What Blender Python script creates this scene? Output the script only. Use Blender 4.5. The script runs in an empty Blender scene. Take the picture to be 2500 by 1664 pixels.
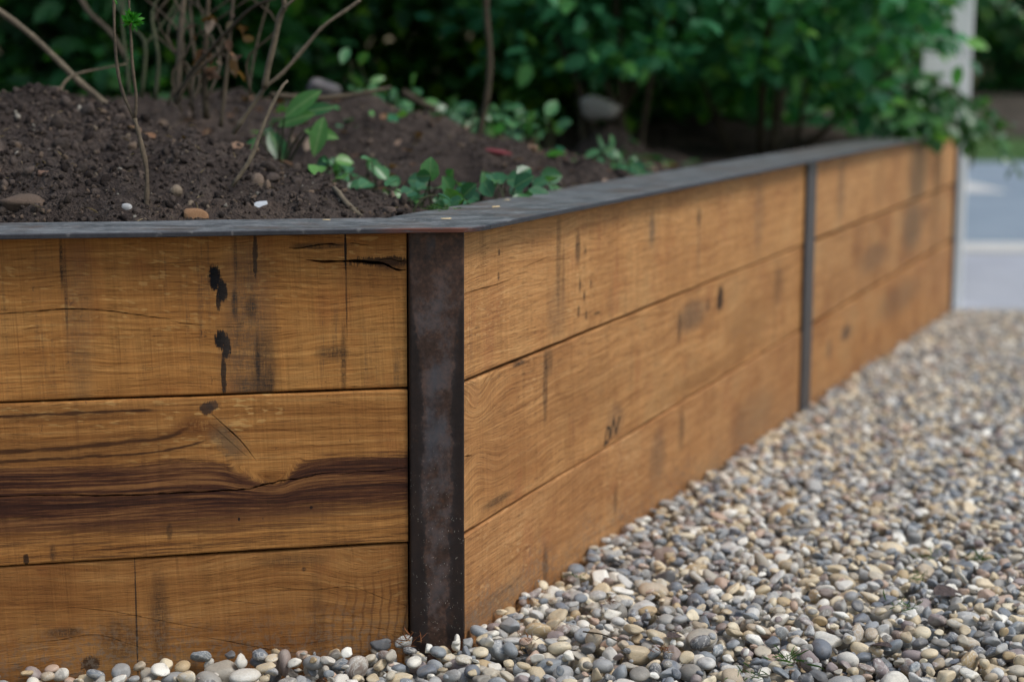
import bpy, math, random
import numpy as np
from mathutils import Matrix, Vector, Euler
random.seed(7); rng = np.random.default_rng(7)
SC = bpy.context.scene
COL = SC.collection

# ------------------------------------------------------------------ camera
CAMZ, PITCH, ROLL = 0.72, 0.1506, 0.0043
cam_d = bpy.data.cameras.new('camera'); cam = bpy.data.objects.new('camera', cam_d); COL.objects.link(cam)
fw = Vector((0, math.cos(PITCH), -math.sin(PITCH))); up0 = Vector((0, math.sin(PITCH), math.cos(PITCH))); x0 = Vector((1, 0, 0))
rt = x0 * math.cos(ROLL) + up0 * math.sin(ROLL); up = -x0 * math.sin(ROLL) + up0 * math.cos(ROLL)
cam.matrix_world = Matrix(((rt.x, up.x, -fw.x, 0), (rt.y, up.y, -fw.y, 0), (rt.z, up.z, -fw.z, CAMZ), (0, 0, 0, 1)))
cam_d.sensor_width = 36.0; cam_d.lens = 61.01; cam_d.clip_start = 0.05; cam_d.clip_end = 500
cam_d.dof.use_dof = True; cam_d.dof.focus_distance = 2.16; cam_d.dof.aperture_fstop = 3.1; cam_d.dof.aperture_blades = 0
SC.camera = cam
# ------------------------------------------------------------------ sky, sun, exposure
SUN_EL, SUN_AZ = 55.0, 112.0          # azimuth clockwise from +Y: the open drive side, right and behind the camera
w = bpy.data.worlds.new('World'); SC.world = w; w.use_nodes = True
wn = w.node_tree; bg = wn.nodes['Background']
sky = wn.nodes.new('ShaderNodeTexSky'); sky.sky_type = 'NISHITA'; sky.sun_disc = False
sky.sun_elevation = math.radians(SUN_EL); sky.sun_rotation = math.radians(SUN_AZ)
sky.air_density = 1.6; sky.dust_density = 2.5; sky.ozone_density = 1.0
wn.links.new(sky.outputs[0], bg.inputs[0]); bg.inputs[1].default_value = 0.085
sl = bpy.data.lights.new('sun', 'SUN'); sl.energy = 1.5; sl.angle = math.radians(22); sl.color = (1.0, 0.975, 0.94)
so = bpy.data.objects.new('sun', sl); COL.objects.link(so)
_e, _a = math.radians(SUN_EL), math.radians(SUN_AZ)
so.rotation_euler = Vector((-math.sin(_a) * math.cos(_e), -math.cos(_a) * math.cos(_e), -math.sin(_e))).to_track_quat('-Z', 'Y').to_euler()
so.location = (3, -3, 6)
vs = SC.view_settings
vs.view_transform = 'Standard'; vs.look = 'None'; vs.exposure = 0.42; vs.gamma = 1.0; vs.use_curve_mapping = False
SC.render.engine = 'CYCLES'; SC.cycles.use_denoising = True
try: SC.cycles.denoiser = 'OPENIMAGEDENOISE'
except Exception: pass
SC.cycles.max_bounces = 4; SC.cycles.diffuse_bounces = 3; SC.cycles.adaptive_threshold = 0.02; SC.cycles.glossy_bounces = 2; SC.cycles.transmission_bounces = 2
SC.cycles.transparent_max_bounces = 6; SC.cycles.sample_clamp_indirect = 6

# ================================================================== node helper
NT = None
class S:
    def __init__(s, k): s.k = k
    def __add__(a, b): return mth('ADD', a, b)
    __radd__ = __add__
    def __sub__(a, b): return mth('SUBTRACT', a, b)
    def __rsub__(a, b): return mth('SUBTRACT', b, a)
    def __mul__(a, b): return mth('MULTIPLY', a, b)
    __rmul__ = __mul__
    def __truediv__(a, b): return mth('DIVIDE', a, b)
def put(sock, v):
    if isinstance(v, S): NT.links.new(v.k, sock)
    elif isinstance(v, (tuple, list)):
        sock.default_value = tuple(v) + (1.0,) * (len(sock.default_value) - len(v))
    else: sock.default_value = v
def nd(t, **props):
    n = NT.nodes.new(t)
    for k, v in props.items(): setattr(n, k, v)
    return n
def mth(op, a, b=None, c=None, clamp=False):
    n = nd('ShaderNodeMath', operation=op, use_clamp=clamp); put(n.inputs[0], a)
    if b is not None: put(n.inputs[1], b)
    if c is not None: put(n.inputs[2], c)
    return S(n.outputs[0])
def vec(x, y, z):
    n = nd('ShaderNodeCombineXYZ'); put(n.inputs[0], x); put(n.inputs[1], y); put(n.inputs[2], z); return S(n.outputs[0])
def sep(v):
    n = nd('ShaderNodeSeparateXYZ'); put(n.inputs[0], v); return [S(o) for o in n.outputs]
def coord(which):
    return S(nd('ShaderNodeTexCoord').outputs[which])
def noise(v, scale=1.0, detail=2.0, rough=0.5, dist=0.0):
    n = nd('ShaderNodeTexNoise'); put(n.inputs['Vector'], v); put(n.inputs['Scale'], scale); put(n.inputs['Detail'], detail)
    put(n.inputs['Roughness'], rough); put(n.inputs['Distortion'], dist); return S(n.outputs[0])
def voro(v, scale, out='Distance', feature='F1'):
    n = nd('ShaderNodeTexVoronoi', feature=feature); put(n.inputs['Vector'], v); put(n.inputs['Scale'], scale); return S(n.outputs[out])
def sst(a, b, x, o0=0.0, o1=1.0):
    n = nd('ShaderNodeMapRange', interpolation_type='SMOOTHSTEP'); put(n.inputs[0], x)
    if a > b: a, b, o0, o1 = b, a, o1, o0
    put(n.inputs[1], a); put(n.inputs[2], b); put(n.inputs[3], o0); put(n.inputs[4], o1); return S(n.outputs[0])
def mix(f, a, b, mode='MIX'):
    n = nd('ShaderNodeMix', data_type='RGBA', blend_type=mode); put(n.inputs[0], f); put(n.inputs[6], a); put(n.inputs[7], b); return S(n.outputs[2])
def ramp(f, stops, interp='LINEAR'):
    n = nd('ShaderNodeValToRGB'); cr = n.color_ramp; cr.interpolation = interp
    while len(cr.elements) < len(stops): cr.elements.new(0.5)
    for e, (p, c) in zip(cr.elements, stops): e.position = p; e.color = tuple(c) + (1.0,)
    put(n.inputs[0], f); return S(n.outputs[0])
def curve(x, pts, xa, xb, ya, yb):
    """piecewise function y(x) through pts"""
    n = nd('ShaderNodeFloatCurve'); c = n.mapping.curves[0]
    P = [((p[0] - xa) / (xb - xa), (p[1] - ya) / (yb - ya)) for p in pts]
    while len(c.points) < len(P): c.points.new(0.5, 0.5)
    for q, p in zip(c.points, P): q.location = p
    n.mapping.update(); put(n.inputs[0], 1.0); put(n.inputs[1], (x - xa) / (xb - xa))
    return S(n.outputs[0]) * (yb - ya) + ya
def gain(c, f):
    n = nd('ShaderNodeVectorMath', operation='SCALE'); put(n.inputs[0], c); put(n.inputs['Scale'], f); return S(n.outputs[0])
def material(name):
    global NT
    m = bpy.data.materials.new(name); m.use_nodes = True; NT = m.node_tree
    return m, NT.nodes['Principled BSDF']
def finish(b, col, rough=0.6, bump=None, bstr=0.3, bdist=0.002, metal=0.0, spec=0.5):
    put(b.inputs['Base Color'], col); put(b.inputs['Roughness'], rough); put(b.inputs['Metallic'], metal)
    put(b.inputs['Specular IOR Level'], spec)
    if bump is not None:
        n = nd('ShaderNodeBump'); put(n.inputs['Strength'], bstr); put(n.inputs['Distance'], bdist); put(n.inputs['Height'], bump)
        NT.links.new(n.outputs[0], b.inputs['Normal'])

# ================================================================== mesh helpers
def mesh_np(name, v, faces):
    me = bpy.data.meshes.new(name); me.from_pydata([tuple(map(float, p)) for p in v], [], faces); me.update(); return me
def mesh_fast(name, v, f, smooth=False):
    """v (n,3), f (m,k) arrays"""
    v = np.asarray(v, np.float32); f = np.asarray(f, np.int32); k = f.shape[1]
    me = bpy.data.meshes.new(name)
    me.vertices.add(len(v)); me.vertices.foreach_set('co', v.ravel())
    me.loops.add(f.size); me.loops.foreach_set('vertex_index', f.ravel())
    me.polygons.add(len(f)); me.polygons.foreach_set('loop_start', np.arange(0, f.size, k, dtype=np.int32))
    me.polygons.foreach_set('use_smooth', np.full(len(f), smooth)); me.update(calc_edges=True); me.validate(); return me
def link(name, me, mat=None, parent=None):
    o = bpy.data.objects.new(name, me); COL.objects.link(o)
    if mat is not None and me is not None and not me.materials: me.materials.append(mat)
    if parent is not None: o.parent = parent
    return o
def tag(o, label, cat, group=None, kind=None):
    o['label'] = label; o['category'] = cat
    if group: o['group'] = group
    if kind: o['kind'] = kind
    return o
def struct(o, kind='structure'): o['kind'] = kind; return o
def empty(name, loc=(0, 0, 0), rz=0):
    o = bpy.data.objects.new(name, None); COL.objects.link(o); o.location = loc; o.rotation_euler = (0, 0, rz); o.empty_display_size = 0.05; return o
def smooth(me):
    me.polygons.foreach_set('use_smooth', np.ones(len(me.polygons), bool)); return me
def box(x0, x1, y0, y1, z0, z1, bev=0.0):
    b = min(bev, (x1 - x0) / 3, (y1 - y0) / 3, (z1 - z0) / 3)
    if b <= 0:
        v = [(x, y, z) for z in (z0, z1) for y in (y0, y1) for x in (x0, x1)]
        return v, [(0, 2, 3, 1), (4, 5, 7, 6), (0, 1, 5, 4), (2, 6, 7, 3), (0, 4, 6, 2), (1, 3, 7, 5)]
    import bmesh
    bm = bmesh.new(); v, f = box(x0, x1, y0, y1, z0, z1); vv = [bm.verts.new(p) for p in v]
    for q in f: bm.faces.new([vv[i] for i in q])
    bmesh.ops.bevel(bm, geom=bm.edges[:], offset=b, segments=2, affect='EDGES', profile=0.5)
    bm.verts.index_update(); v = [tuple(p.co) for p in bm.verts]; f = [tuple(p.index for p in q.verts) for q in bm.faces]; bm.free(); return v, f
def boxobj(name, dims, mat, parent=None, bev=0.0):
    v, f = box(*dims, bev=bev); return link(name, mesh_np(name, v, f), mat, parent)
def vnoise(x, y, seed, octaves=4, gainf=0.5):
    """fractal value noise on numpy arrays, range about -1..1"""
    r = np.random.default_rng(seed); T = r.uniform(-1, 1, (256, 256)); out = 0; a = 1.0
    for _ in range(octaves):
        xi = np.floor(x).astype(int); yi = np.floor(y).astype(int); fx = x - xi; fy = y - yi
        fx = fx * fx * (3 - 2 * fx); fy = fy * fy * (3 - 2 * fy)
        t = lambda i, j: T[(xi + i) & 255, (yi + j) & 255]
        out = out + a * ((t(0, 0) * (1 - fx) + t(1, 0) * fx) * (1 - fy) + (t(0, 1) * (1 - fx) + t(1, 1) * fx) * fy)
        a *= gainf; x = x * 2.03 + 17.3; y = y * 2.03 + 5.7
    return out
def smoothpath(pts, n):
    """Catmull-Rom resample"""
    P = np.array(pts, float); P = np.vstack([2 * P[0] - P[1], P, 2 * P[-1] - P[-2]]); k = len(P) - 3; out = []
    for t in np.linspace(0, k - 1e-6, n):
        i = int(t); u = t - i; a, b, c, d = P[i:i + 4]
        out.append(0.5 * ((2 * b) + (c - a) * u + (2 * a - 5 * b + 4 * c - d) * u * u + (3 * b - a - 3 * c + d) * u ** 3))
    return np.array(out)
def tube(pts, r0, r1, sides=6, n=None, knob=0.0, rnd=None):
    P = smoothpath(pts, n or max(4, 3 * len(pts))); N = len(P); V = []; F = []
    for i, p in enumerate(P):
        d = P[min(i + 1, N - 1)] - P[max(i - 1, 0)]; d /= np.linalg.norm(d) + 1e-9
        a = np.cross(d, (0.31, 0.85, 0.42)); a /= np.linalg.norm(a); b = np.cross(d, a)
        r = r0 + (r1 - r0) * i / (N - 1)
        if knob and rnd is not None: r *= 1 + knob * (rnd.random() - 0.35)
        for k in range(sides):
            t = 2 * math.pi * k / sides; V.append(p + r * (math.cos(t) * a + math.sin(t) * b))
    for i in range(N - 1):
        for k in range(sides):
            F.append((i * sides + k, i * sides + (k + 1) % sides, (i + 1) * sides + (k + 1) % sides, (i + 1) * sides + k))
    F.append(tuple(range(sides))[::-1]); F.append(tuple((N - 1) * sides + k for k in range(sides)))
    return V, F
def merge(parts):
    V = []; F = []
    for v, f in parts:
        o = len(V); V += list(v); F += [tuple(i + o for i in q) for q in f]
    return V, F

# ================================================================== materials
def leafmat(name, stops, trans=0.34, rough=0.45):
    m, b = material(name)
    rnd = S(nd('ShaderNodeNewGeometry').outputs['Random Per Island'])
    c = ramp(rnd, stops); p = coord('Object')
    c = gain(c, noise(p, 30, 2) * 0.7 + 0.65)
    finish(b, c, rough, spec=0.28)
    t = nd('ShaderNodeBsdfTranslucent'); put(t.inputs[0], mix(1.0, c, (1.6, 1.7, 0.5), 'MULTIPLY'))
    mx = nd('ShaderNodeMixShader'); put(mx.inputs[0], trans); NT.links.new(b.outputs[0], mx.inputs[1]); NT.links.new(t.outputs[0], mx.inputs[2])
    out = [n for n in NT.nodes if n.type == 'OUTPUT_MATERIAL'][0]; NT.links.new(mx.outputs[0], out.inputs[0]); return m
def leafmat_obj(name, stops, trans=0.25, rough=0.33):
    m, b = material(name)
    c = ramp(S(nd('ShaderNodeObjectInfo').outputs['Random']), stops)
    x, y, z = sep(coord('Object'))
    rib = sst(0.05, 0.0, mth('ABSOLUTE', y)); c = mix(rib * 0.35, c, (0.30, 0.42, 0.18))
    c = gain(c, noise(vec(x, y, z), 6, 3) * 0.6 + 0.7)
    finish(b, c, rough, spec=0.5)
    t = nd('ShaderNodeBsdfTranslucent'); put(t.inputs[0], mix(1.0, c, (1.6, 1.7, 0.5), 'MULTIPLY'))
    mx = nd('ShaderNodeMixShader'); put(mx.inputs[0], trans); NT.links.new(b.outputs[0], mx.inputs[1]); NT.links.new(t.outputs[0], mx.inputs[2])
    out = [n for n in NT.nodes if n.type == 'OUTPUT_MATERIAL'][0]; NT.links.new(mx.outputs[0], out.inputs[0]); return m
M = {}
M['leaf_dark'] = leafmat('dark hedge leaf', [(0, (.014, .06, .02)), (.4, (.022, .10, .032)), (.75, (.035, .145, .045)), (.93, (.07, .23, .035)), (1, (.14, .32, .035))])
M['leaf_mid'] = leafmat('shrub leaf', [(0, (.022, .12, .055)), (.4, (.045, .21, .095)), (.8, (.08, .29, .13)), (.93, (.13, .37, .09)), (1, (.22, .46, .08))])
M['leaf_mid2'] = leafmat('bright shrub leaf', [(0, (.03, .13, .03)), (.45, (.06, .23, .05)), (.8, (.12, .33, .05)), (.93, (.22, .47, .04)), (1, (.34, .56, .05))])
M['leaf_ivy'] = leafmat_obj('ivy leaf', [(0, (.03, .12, .05)), (.5, (.05, .17, .07)), (.85, (.09, .25, .10)), (1, (.12, .30, .06))])
M['leaf_laurel'] = leafmat_obj('laurel leaf', [(0, (.02, .09, .025)), (.6, (.04, .15, .04)), (1, (.08, .22, .045))])
M['leaf_tuft'] = leafmat('fresh bud leaf', [(0, (.03, .18, .02)), (.6, (.06, .30, .04)), (1, (.12, .40, .06))], 0.4)
M['leaf_dead'] = leafmat('dead leaf', [(0, (.05, .03, .02)), (.5, (.14, .07, .035)), (.8, (.28, .15, .08)), (1, (.30, .24, .20))], 0.2, 0.6)
M['needle'] = leafmat('dry needles', [(0, (.10, .035, .015)), (.5, (.22, .08, .03)), (1, (.35, .20, .08))], 0.1, 0.6)
M['straw'] = leafmat('straw chips', [(0, (.10, .07, .04)), (.6, (.26, .19, .11)), (1, (.42, .34, .22))], .1, .7)
M['grassy'] = leafmat('green blades', [(0, (.03, .09, .02)), (1, (.10, .20, .05))], 0.3, 0.5)

def barkmat(name, c0, c1, sc=60):
    m, b = material(name); p = coord('Object'); n = noise(p, sc, 4, .65); n2 = noise(p, sc * .2, 2)
    finish(b, ramp(n * .65 + n2 * .35, [(.3, c0), (.7, c1)]), .8, n, .6, .003); return m
M['bark_sapling'] = barkmat('sapling bark', (.05, .035, .022), (.16, .12, .075), 180)
M['bark_grey'] = barkmat('grey bark', (.065, .050, .032), (.22, .175, .115), 90)
M['bark_brown'] = barkmat('brown bark', (.024, .017, .009), (.10, .074, .042), 90)
M['bark_green'] = barkmat('green stem', (.02, .028, .010), (.065, .075, .028), 90)

def soilmat():
    m, b = material('soil'); p = coord('Object')
    a = noise(p, 5, 4, .6); f = noise(p, 70, 5, .7); g = noise(p, 260, 2, .6)
    c = ramp(f * .6 + a * .4, [(.3, (.026, .020, .017)), (.48, (.080, .062, .054)), (.66, (.17, .135, .112))])
    c = mix(sst(.55, .75, a) * .5, c, (.10, .06, .04))
    finish(b, c, .95, f + g * .5, 1.0, .022, spec=.12); return m
M['soil'] = soilmat()
def crumbmat(name, stops):
    m, b = material(name); c = ramp(S(nd('ShaderNodeObjectInfo').outputs['Random']), stops, 'CONSTANT')
    p = coord('Generated'); n = noise(p, 6, 4, .65)
    finish(b, gain(c, n * 1.0 + .5), .9, n, .8, .004, spec=.2); return m
M['crumb'] = crumbmat('soil crumbs', [(0, (.032, .024, .021)), (.30, (.06, .047, .04)), (.55, (.095, .074, .063)), (.78, (.13, .098, .08)), (.90, (.18, .13, .095)), (.955, (.24, .19, .14)), (.988, (.34, .31, .26)), (.997, (.45, .45, .45))])
def pebblemat():
    m, b = material('pebble'); rnd = S(nd('ShaderNodeObjectInfo').outputs['Random'])
    pal = [(.15, .165, .185), (.27, .26, .24), (.38, .31, .21), (.42, .41, .39), (.21, .165, .145), (.52, .45, .33), (.19, .205, .22), (.11, .11, .115),
           (.31, .28, .235), (.56, .53, .47), (.46, .38, .26), (.36, .27, .16), (.25, .25, .25), (.35, .285, .21), (.22, .18, .175), (.48, .455, .41),
           (.13, .14, .16), (.39, .345, .275), (.29, .285, .275), (.36, .26, .20), (.19, .175, .155), (.52, .43, .30), (.23, .24, .25), (.62, .60, .55)]
    c = ramp(rnd, [(i / len(pal), q) for i, q in enumerate(pal)], 'CONSTANT')
    p = coord('Generated'); wn_ = nd('ShaderNodeTexWhiteNoise', noise_dimensions='1D'); put(wn_.inputs[1], rnd * 91.7)
    off = S(wn_.outputs[1]); n_ = nd('ShaderNodeVectorMath', operation='MULTIPLY_ADD'); put(n_.inputs[0], off); put(n_.inputs[1], (20, 20, 20)); put(n_.inputs[2], p); q = S(n_.outputs[0])
    big = noise(q, 1.6, 3, .55, .6); fine = noise(q, 14, 3, .7)
    r2 = S(wn_.outputs[0])
    c = mix(sst(.52, .66, big) * r2 * .55, c, (.40, .37, .32))
    c = mix(sst(.44, .34, big) * (1 - r2) * .45, c, (.10, .09, .085))
    vein = sst(.05, .0, mth('ABSOLUTE', noise(q, 2.2, 3, .5, 1.0) - .5)); c = mix(vein * sst(.72, .8, r2) * .6, c, (.5, .49, .47))
    c = mix(1.0, gain(c, fine * .9 + 1.0), (.995, 1.0, .985), 'MULTIPLY')
    finish(b, c, .5 + .2 * (fine - .5), fine, .25, .002, spec=.4); return m
M['pebble'] = pebblemat()
def gravelbase():
    m, b = material('gravel bed'); p = coord('Object')
    d = voro(p, 55); cc = voro(p, 55, 'Color'); r = sep(cc)[0]
    c = ramp(r, [(0, (.10, .10, .11)), (.3, (.2, .2, .2)), (.5, (.25, .2, .15)), (.75, (.36, .33, .28)), (1, (.45, .42, .37))])
    finish(b, mix(sst(.45, .75, d), c, (.05, .045, .04)), .8, 1 - d, .8, .01); return m
M['gravelbase'] = gravelbase()
def stonemat(name, c0, c1, sc=18, rough=.75):
    m, b = material(name); p = coord('Object'); n = noise(p, sc, 4, .6); f = noise(p, sc * 9, 3, .7)
    finish(b, gain(mix(sst(.35, .65, n), c0, c1), f * .5 + .75), rough, n + f * .3, .5, .006, spec=.3); return m

def wood(name, seed, knots=(), stains=(), tone=(1, 1, 1), vstain=0.5, blotch=0.35, warp=0.016, flecks=0.5, heart=False, mark=False, vring=False, splash=None, grainmul=1.0, fig=.38):
    """sawn oak: object space, x along the plank, z up"""
    m, b = material(name); x, y, z = sep(coord('Object')); s = seed * 3.7
    lo = noise(vec(x * 2.2 + s, s, z * 4.0), 1, 2, .5) - .5
    lo2 = noise(vec(x * 7.0 + s, s + 3, z * 12.0), 1, 2, .5) - .5
    g = z + lo * (warp * 2.4) + lo2 * (warp * .55)
    for (kx, kz, rx, rz, st) in knots:
        dx = (x - kx) / rx; dz = (z - kz) / rz; e = mth('EXPONENT', (dx * dx + dz * dz) * -1.0)
        g = g + e * dz * st
    if heart:
        top = curve(x, HEART_TOP, -.62, .02, .13, .34)
        g = g + (top - .250) * -0.9 * sst(.175, .240, z) * sst(.010, -.004, z - top)
    g1 = noise(vec(x * 6 + s, s + 7, g * 300), 1, 4, .68)
    fib = noise(vec(x * 22 + s, s + 8, g * 700), 1, 3, .7)
    g2 = noise(vec(x * 1.9 + s, s + 11, g * 46), 1, 3, .6)
    ring = mth('SINE', (g * 230 + g2 * 7.0)) * .5 + .5
    pores = noise(vec(x * 34, s, g * 1000), 1, 2, .6)
    saw = noise(vec(x * 430 + z * 24, s, z * 9), 1, 3, .7)
    saw2 = noise(vec(x * 85 + z * 4, s + 4, z * 1.8), 1, 4, .7)
    ragv = noise(vec(x * 520 + s, s, z * 75), 1, 4, .75) - .5
    ragh = noise(vec(x * 90, s + 6, z * 620), 1, 3, .75) - .5
    rag = ragv + ragh
    t = (g2 - .5) * (.55 * fig) + (g1 - .5) * .85 + (ring - .5) * (.11 * fig) + .54
    T = lambda c: tuple(a * q for a, q in zip(c, tone))
    c = ramp(t, [(.28, T((.175, .072, .024))), (.44, T((.330, .150, .052))), (.60, T((.450, .222, .083))), (.80, T((.56, .315, .135)))])
    bl = noise(vec(x * 4.5 + s, s + 20, z * 6.5), 1, 4, .65)
    c = mix(sst(.46, .68, bl) * blotch, c, T((.235, .092, .030)))
    c = mix(sst(.50, .32, bl) * blotch * .8, c, T((.43, .250, .108)))
    red = noise(vec(x * 14 + s, s + 31, z * 9), 1, 4, .65); c = mix(sst(.54, .70, red) * .34, c, T((.30, .105, .042)))
    c = gain(c, (fib - .5) * 1.05 + (saw - .5) * .55 + (saw2 - .5) * .42 + 1.0)
    lines = sst(.63, .70, noise(vec(x * 210 + z * 6, s + 17, z * 3), 1, 2, .5)) * sst(.44, .60, noise(vec(x * 9, s + 18, z * 14), 1, 2)); c = mix(lines * .30, c, T((.14, .062, .028)))
    c = mix(sst(.60, .70, pores) * .55 * grainmul, c, T((.11, .045, .018)))
    if vring:
        wv = noise(vec(x * 7, 3, z * 13), 1, 3, .6); vr = mth('SINE', x * 560 + wv * 13.0 - z * 40); c = mix(sst(.45, .95, vr) * sst(-.15, -.05, x + (wv - .5) * .08) * sst(.11, .06, z) * .55, c, T((.15, .06, .025)))
    # silver ray flecks
    fl = noise(vec(x * 55 - z * 70, s + 2, g * 210 + x * 40), 1, 1, .5); fz = sst(.50, .62, noise(vec(x * 3 + s, 5 + s, z * 5), 1, 2))
    c = mix(sst(.60, .70, fl) * fz * flecks, c, T((.60, .37, .17)))
    # blue-black tannin streaks running across the grain along the saw marks
    v1 = noise(vec(x * 42 + s, s, z * 2.4), 1, 4, .75); vm = noise(vec(x * 4.2 + s, s + 9, z * 4.0), 1, 2, .5)
    tex = sst(-.10, .12, rag)
    vsn = sst(.54, .70, v1 + rag * .12) * sst(.46, .60, vm + rag * .05)
    c = mix(vsn * vstain * (tex * .7 + .3), c, (.050, .040, .036))
    dk = noise(vec(x * 110, s + 14, z * 70), 1, 4, .75)
    c = mix(sst(.66, .72, dk) * .65, c, (.05, .03, .022))
    if heart:
        bot = curve(x, HEART_BOT, -.62, .02, .13, .34)
        st1 = noise(vec(x * 9 + 2, 3.3, (g * .6 + z * .4) * 400), 1, 5, .76); st2 = noise(vec(x * 1.6, 8.1, g * 75), 1, 3, .6)
        band = sst(-.005, .005, top - z + (st1 - .5) * .046 + ragh * .008) * sst(-.016, .020, z - bot + (st1 - .5) * .10)
        hc = ramp(st1 * .6 + st2 * .4, [(.39, (.012, .0045, .0055)), (.48, (.040, .0145, .0115)), (.535, (.095, .035, .017)), (.61, (.27, .122, .045))])
        c = mix(band * .96, c, gain(hc, saw2 * .6 + .7))
        low = sst(.190, .140, z) * sst(.50, .58, st1); c = mix(low * .75, c, (.07, .028, .013))
        upl = sst(.245, .275, z) * sst(.53, .60, st1) * sst(-.22, -.30, x); c = mix(upl * .55, c, (.12, .05, .018))
        for pts, wd, xe in HEART_LINES:
            d = mth('ABSOLUTE', z - curve(x, pts, -.62, .02, .13, .34) + (noise(vec(x * 30, 1, z * 300), 1, 3, .6) - .5) * .008)
            ln = sst(wd, wd * .2, d) * sst(xe, xe - .025, x) ; c = mix(ln * .96, c, (.016, .006, .006))
            hl = sst(wd * 4.5, wd, d) * sst(xe + .01, xe - .05, x); c = mix(hl * .35, c, (.17, .07, .022))
        # burr of grey fibre by the knot
        kd = mth('ABSOLUTE', (x + .2225) * .76 + (z - .2700) * .66)
        gx = mth('ABSOLUTE', (x + .2225) * .66 - (z - .2700) * .76 + .008)
        c = mix(sst(.020, .004, kd + (noise(vec(x * 160, 2, z * 160), 1, 3, .7) - .5) * .03) * sst(.040, .010, gx) * .65, c, (.12, .085, .055))
    for (sx, sz, rx, rz, nz, k, colr) in stains:
        dx = (x - sx) / rx; dz = (z - sz) / rz
        solid = nz < 1.0 and (colr is BLK or k >= .84)
        dd = mth('SQRT', dx * dx + dz * dz) + (ragv * (2.4 * nz) + ragh * (1.6 * nz) if solid else rag * (.7 + nz * .4))
        c = mix(sst(1.12, .80, dd) * k if solid else sst(1.30, .55, dd) * (tex * .55 + .45) * min(1.0, k * 1.55), c, colr)
    if splash is not None:
        gl = splash[0] + x * splash[1]; sp = noise(vec(x * 120, s + 40, z * 120), 1, 4, .75); lowf = noise(vec(x * 9, s + 41, z * 9), 1, 3, .6)
        c = mix(sst(.075, .0, z - gl + (lowf - .5) * .12) * sst(.47, .60, sp) * .6, c, (.20, .155, .115))
    if mark:
        c = mix(mark_mask(x, z) * .9, c, (.02, .014, .012))
    h = g1 * .4 + fib * .5 + saw * .45 + saw2 * .3 - sst(.6, .70, pores) * .6
    finish(b, c, .60 + .2 * (g1 - .5), h, .7, .0016, spec=.16); return m
def seg(x, z, ax, az, bx, bz, wd):
    """mask of a stroke from a to b"""
    lx, lz = bx - ax, bz - az; L2 = lx * lx + lz * lz
    t = mth('MULTIPLY', (x - ax) * lx + (z - az) * lz, 1 / L2, clamp=True)
    dx = x - ax - t * lx; dz = z - az - t * lz
    return sst(wd * 1.3, wd * .5, mth('SQRT', dx * dx + dz * dz))
def mark_mask(x, z):
    """black timber-yard pencil scrawl"""
    n = noise(vec(x * 60, 0, z * 60), 1, 3, .6) - .5; x = x + n * .014; z = z + n * .008
    m_ = None
    for a in [(.565, .146, .578, .172), (.578, .172, .592, .168), (.592, .168, .584, .148), (.565, .146, .584, .148), (.592, .168, .596, .150), (.596, .150, .612, .180), (.612, .180, .622, .154), (.622, .154, .640, .176)]:
        q = seg(x, z, *a, .0034); m_ = q if m_ is None else mth('MAXIMUM', m_, q)
    return m_
HEART_TOP = [(-.62, .254), (-.4976, .2550), (-.4218, .2529), (-.3448, .2513), (-.2768, .2535), (-.2399, .2490), (-.2083, .2330), (-.1655, .2190), (-.1480, .2340), (-.1220, .2460), (-.0781, .2486), (.02, .2478)]
HEART_BOT = [(-.62, .172), (-.5008, .1693), (-.3991, .1617), (-.2948, .1628), (-.1880, .1678), (-.0788, .1757), (.02, .1784)]
HEART_LINES = [([(-.62, .316), (-.4952, .3170), (-.4348, .3177), (-.3532, .3181), (-.3, .3168), (.02, .316)], .0030, -.305),
               ([(-.62, .272), (-.4968, .2736), (-.4211, .2754), (-.3439, .2800), (-.3023, .2836), (-.2759, .2933), (-.2625, .3052), (-.24, .325), (.02, .33)], .0042, -.258),
               ([(-.62, .261), (-.4973, .2619), (-.3959, .2635), (-.3184, .2653), (-.2764, .2715), (-.2499, .2785), (-.23, .29), (.02, .30)], .0026, -.244)]
BLK = (.006, .006, .008); DKB = (.035, .022, .016); GRY = (.11, .085, .062)
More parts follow.
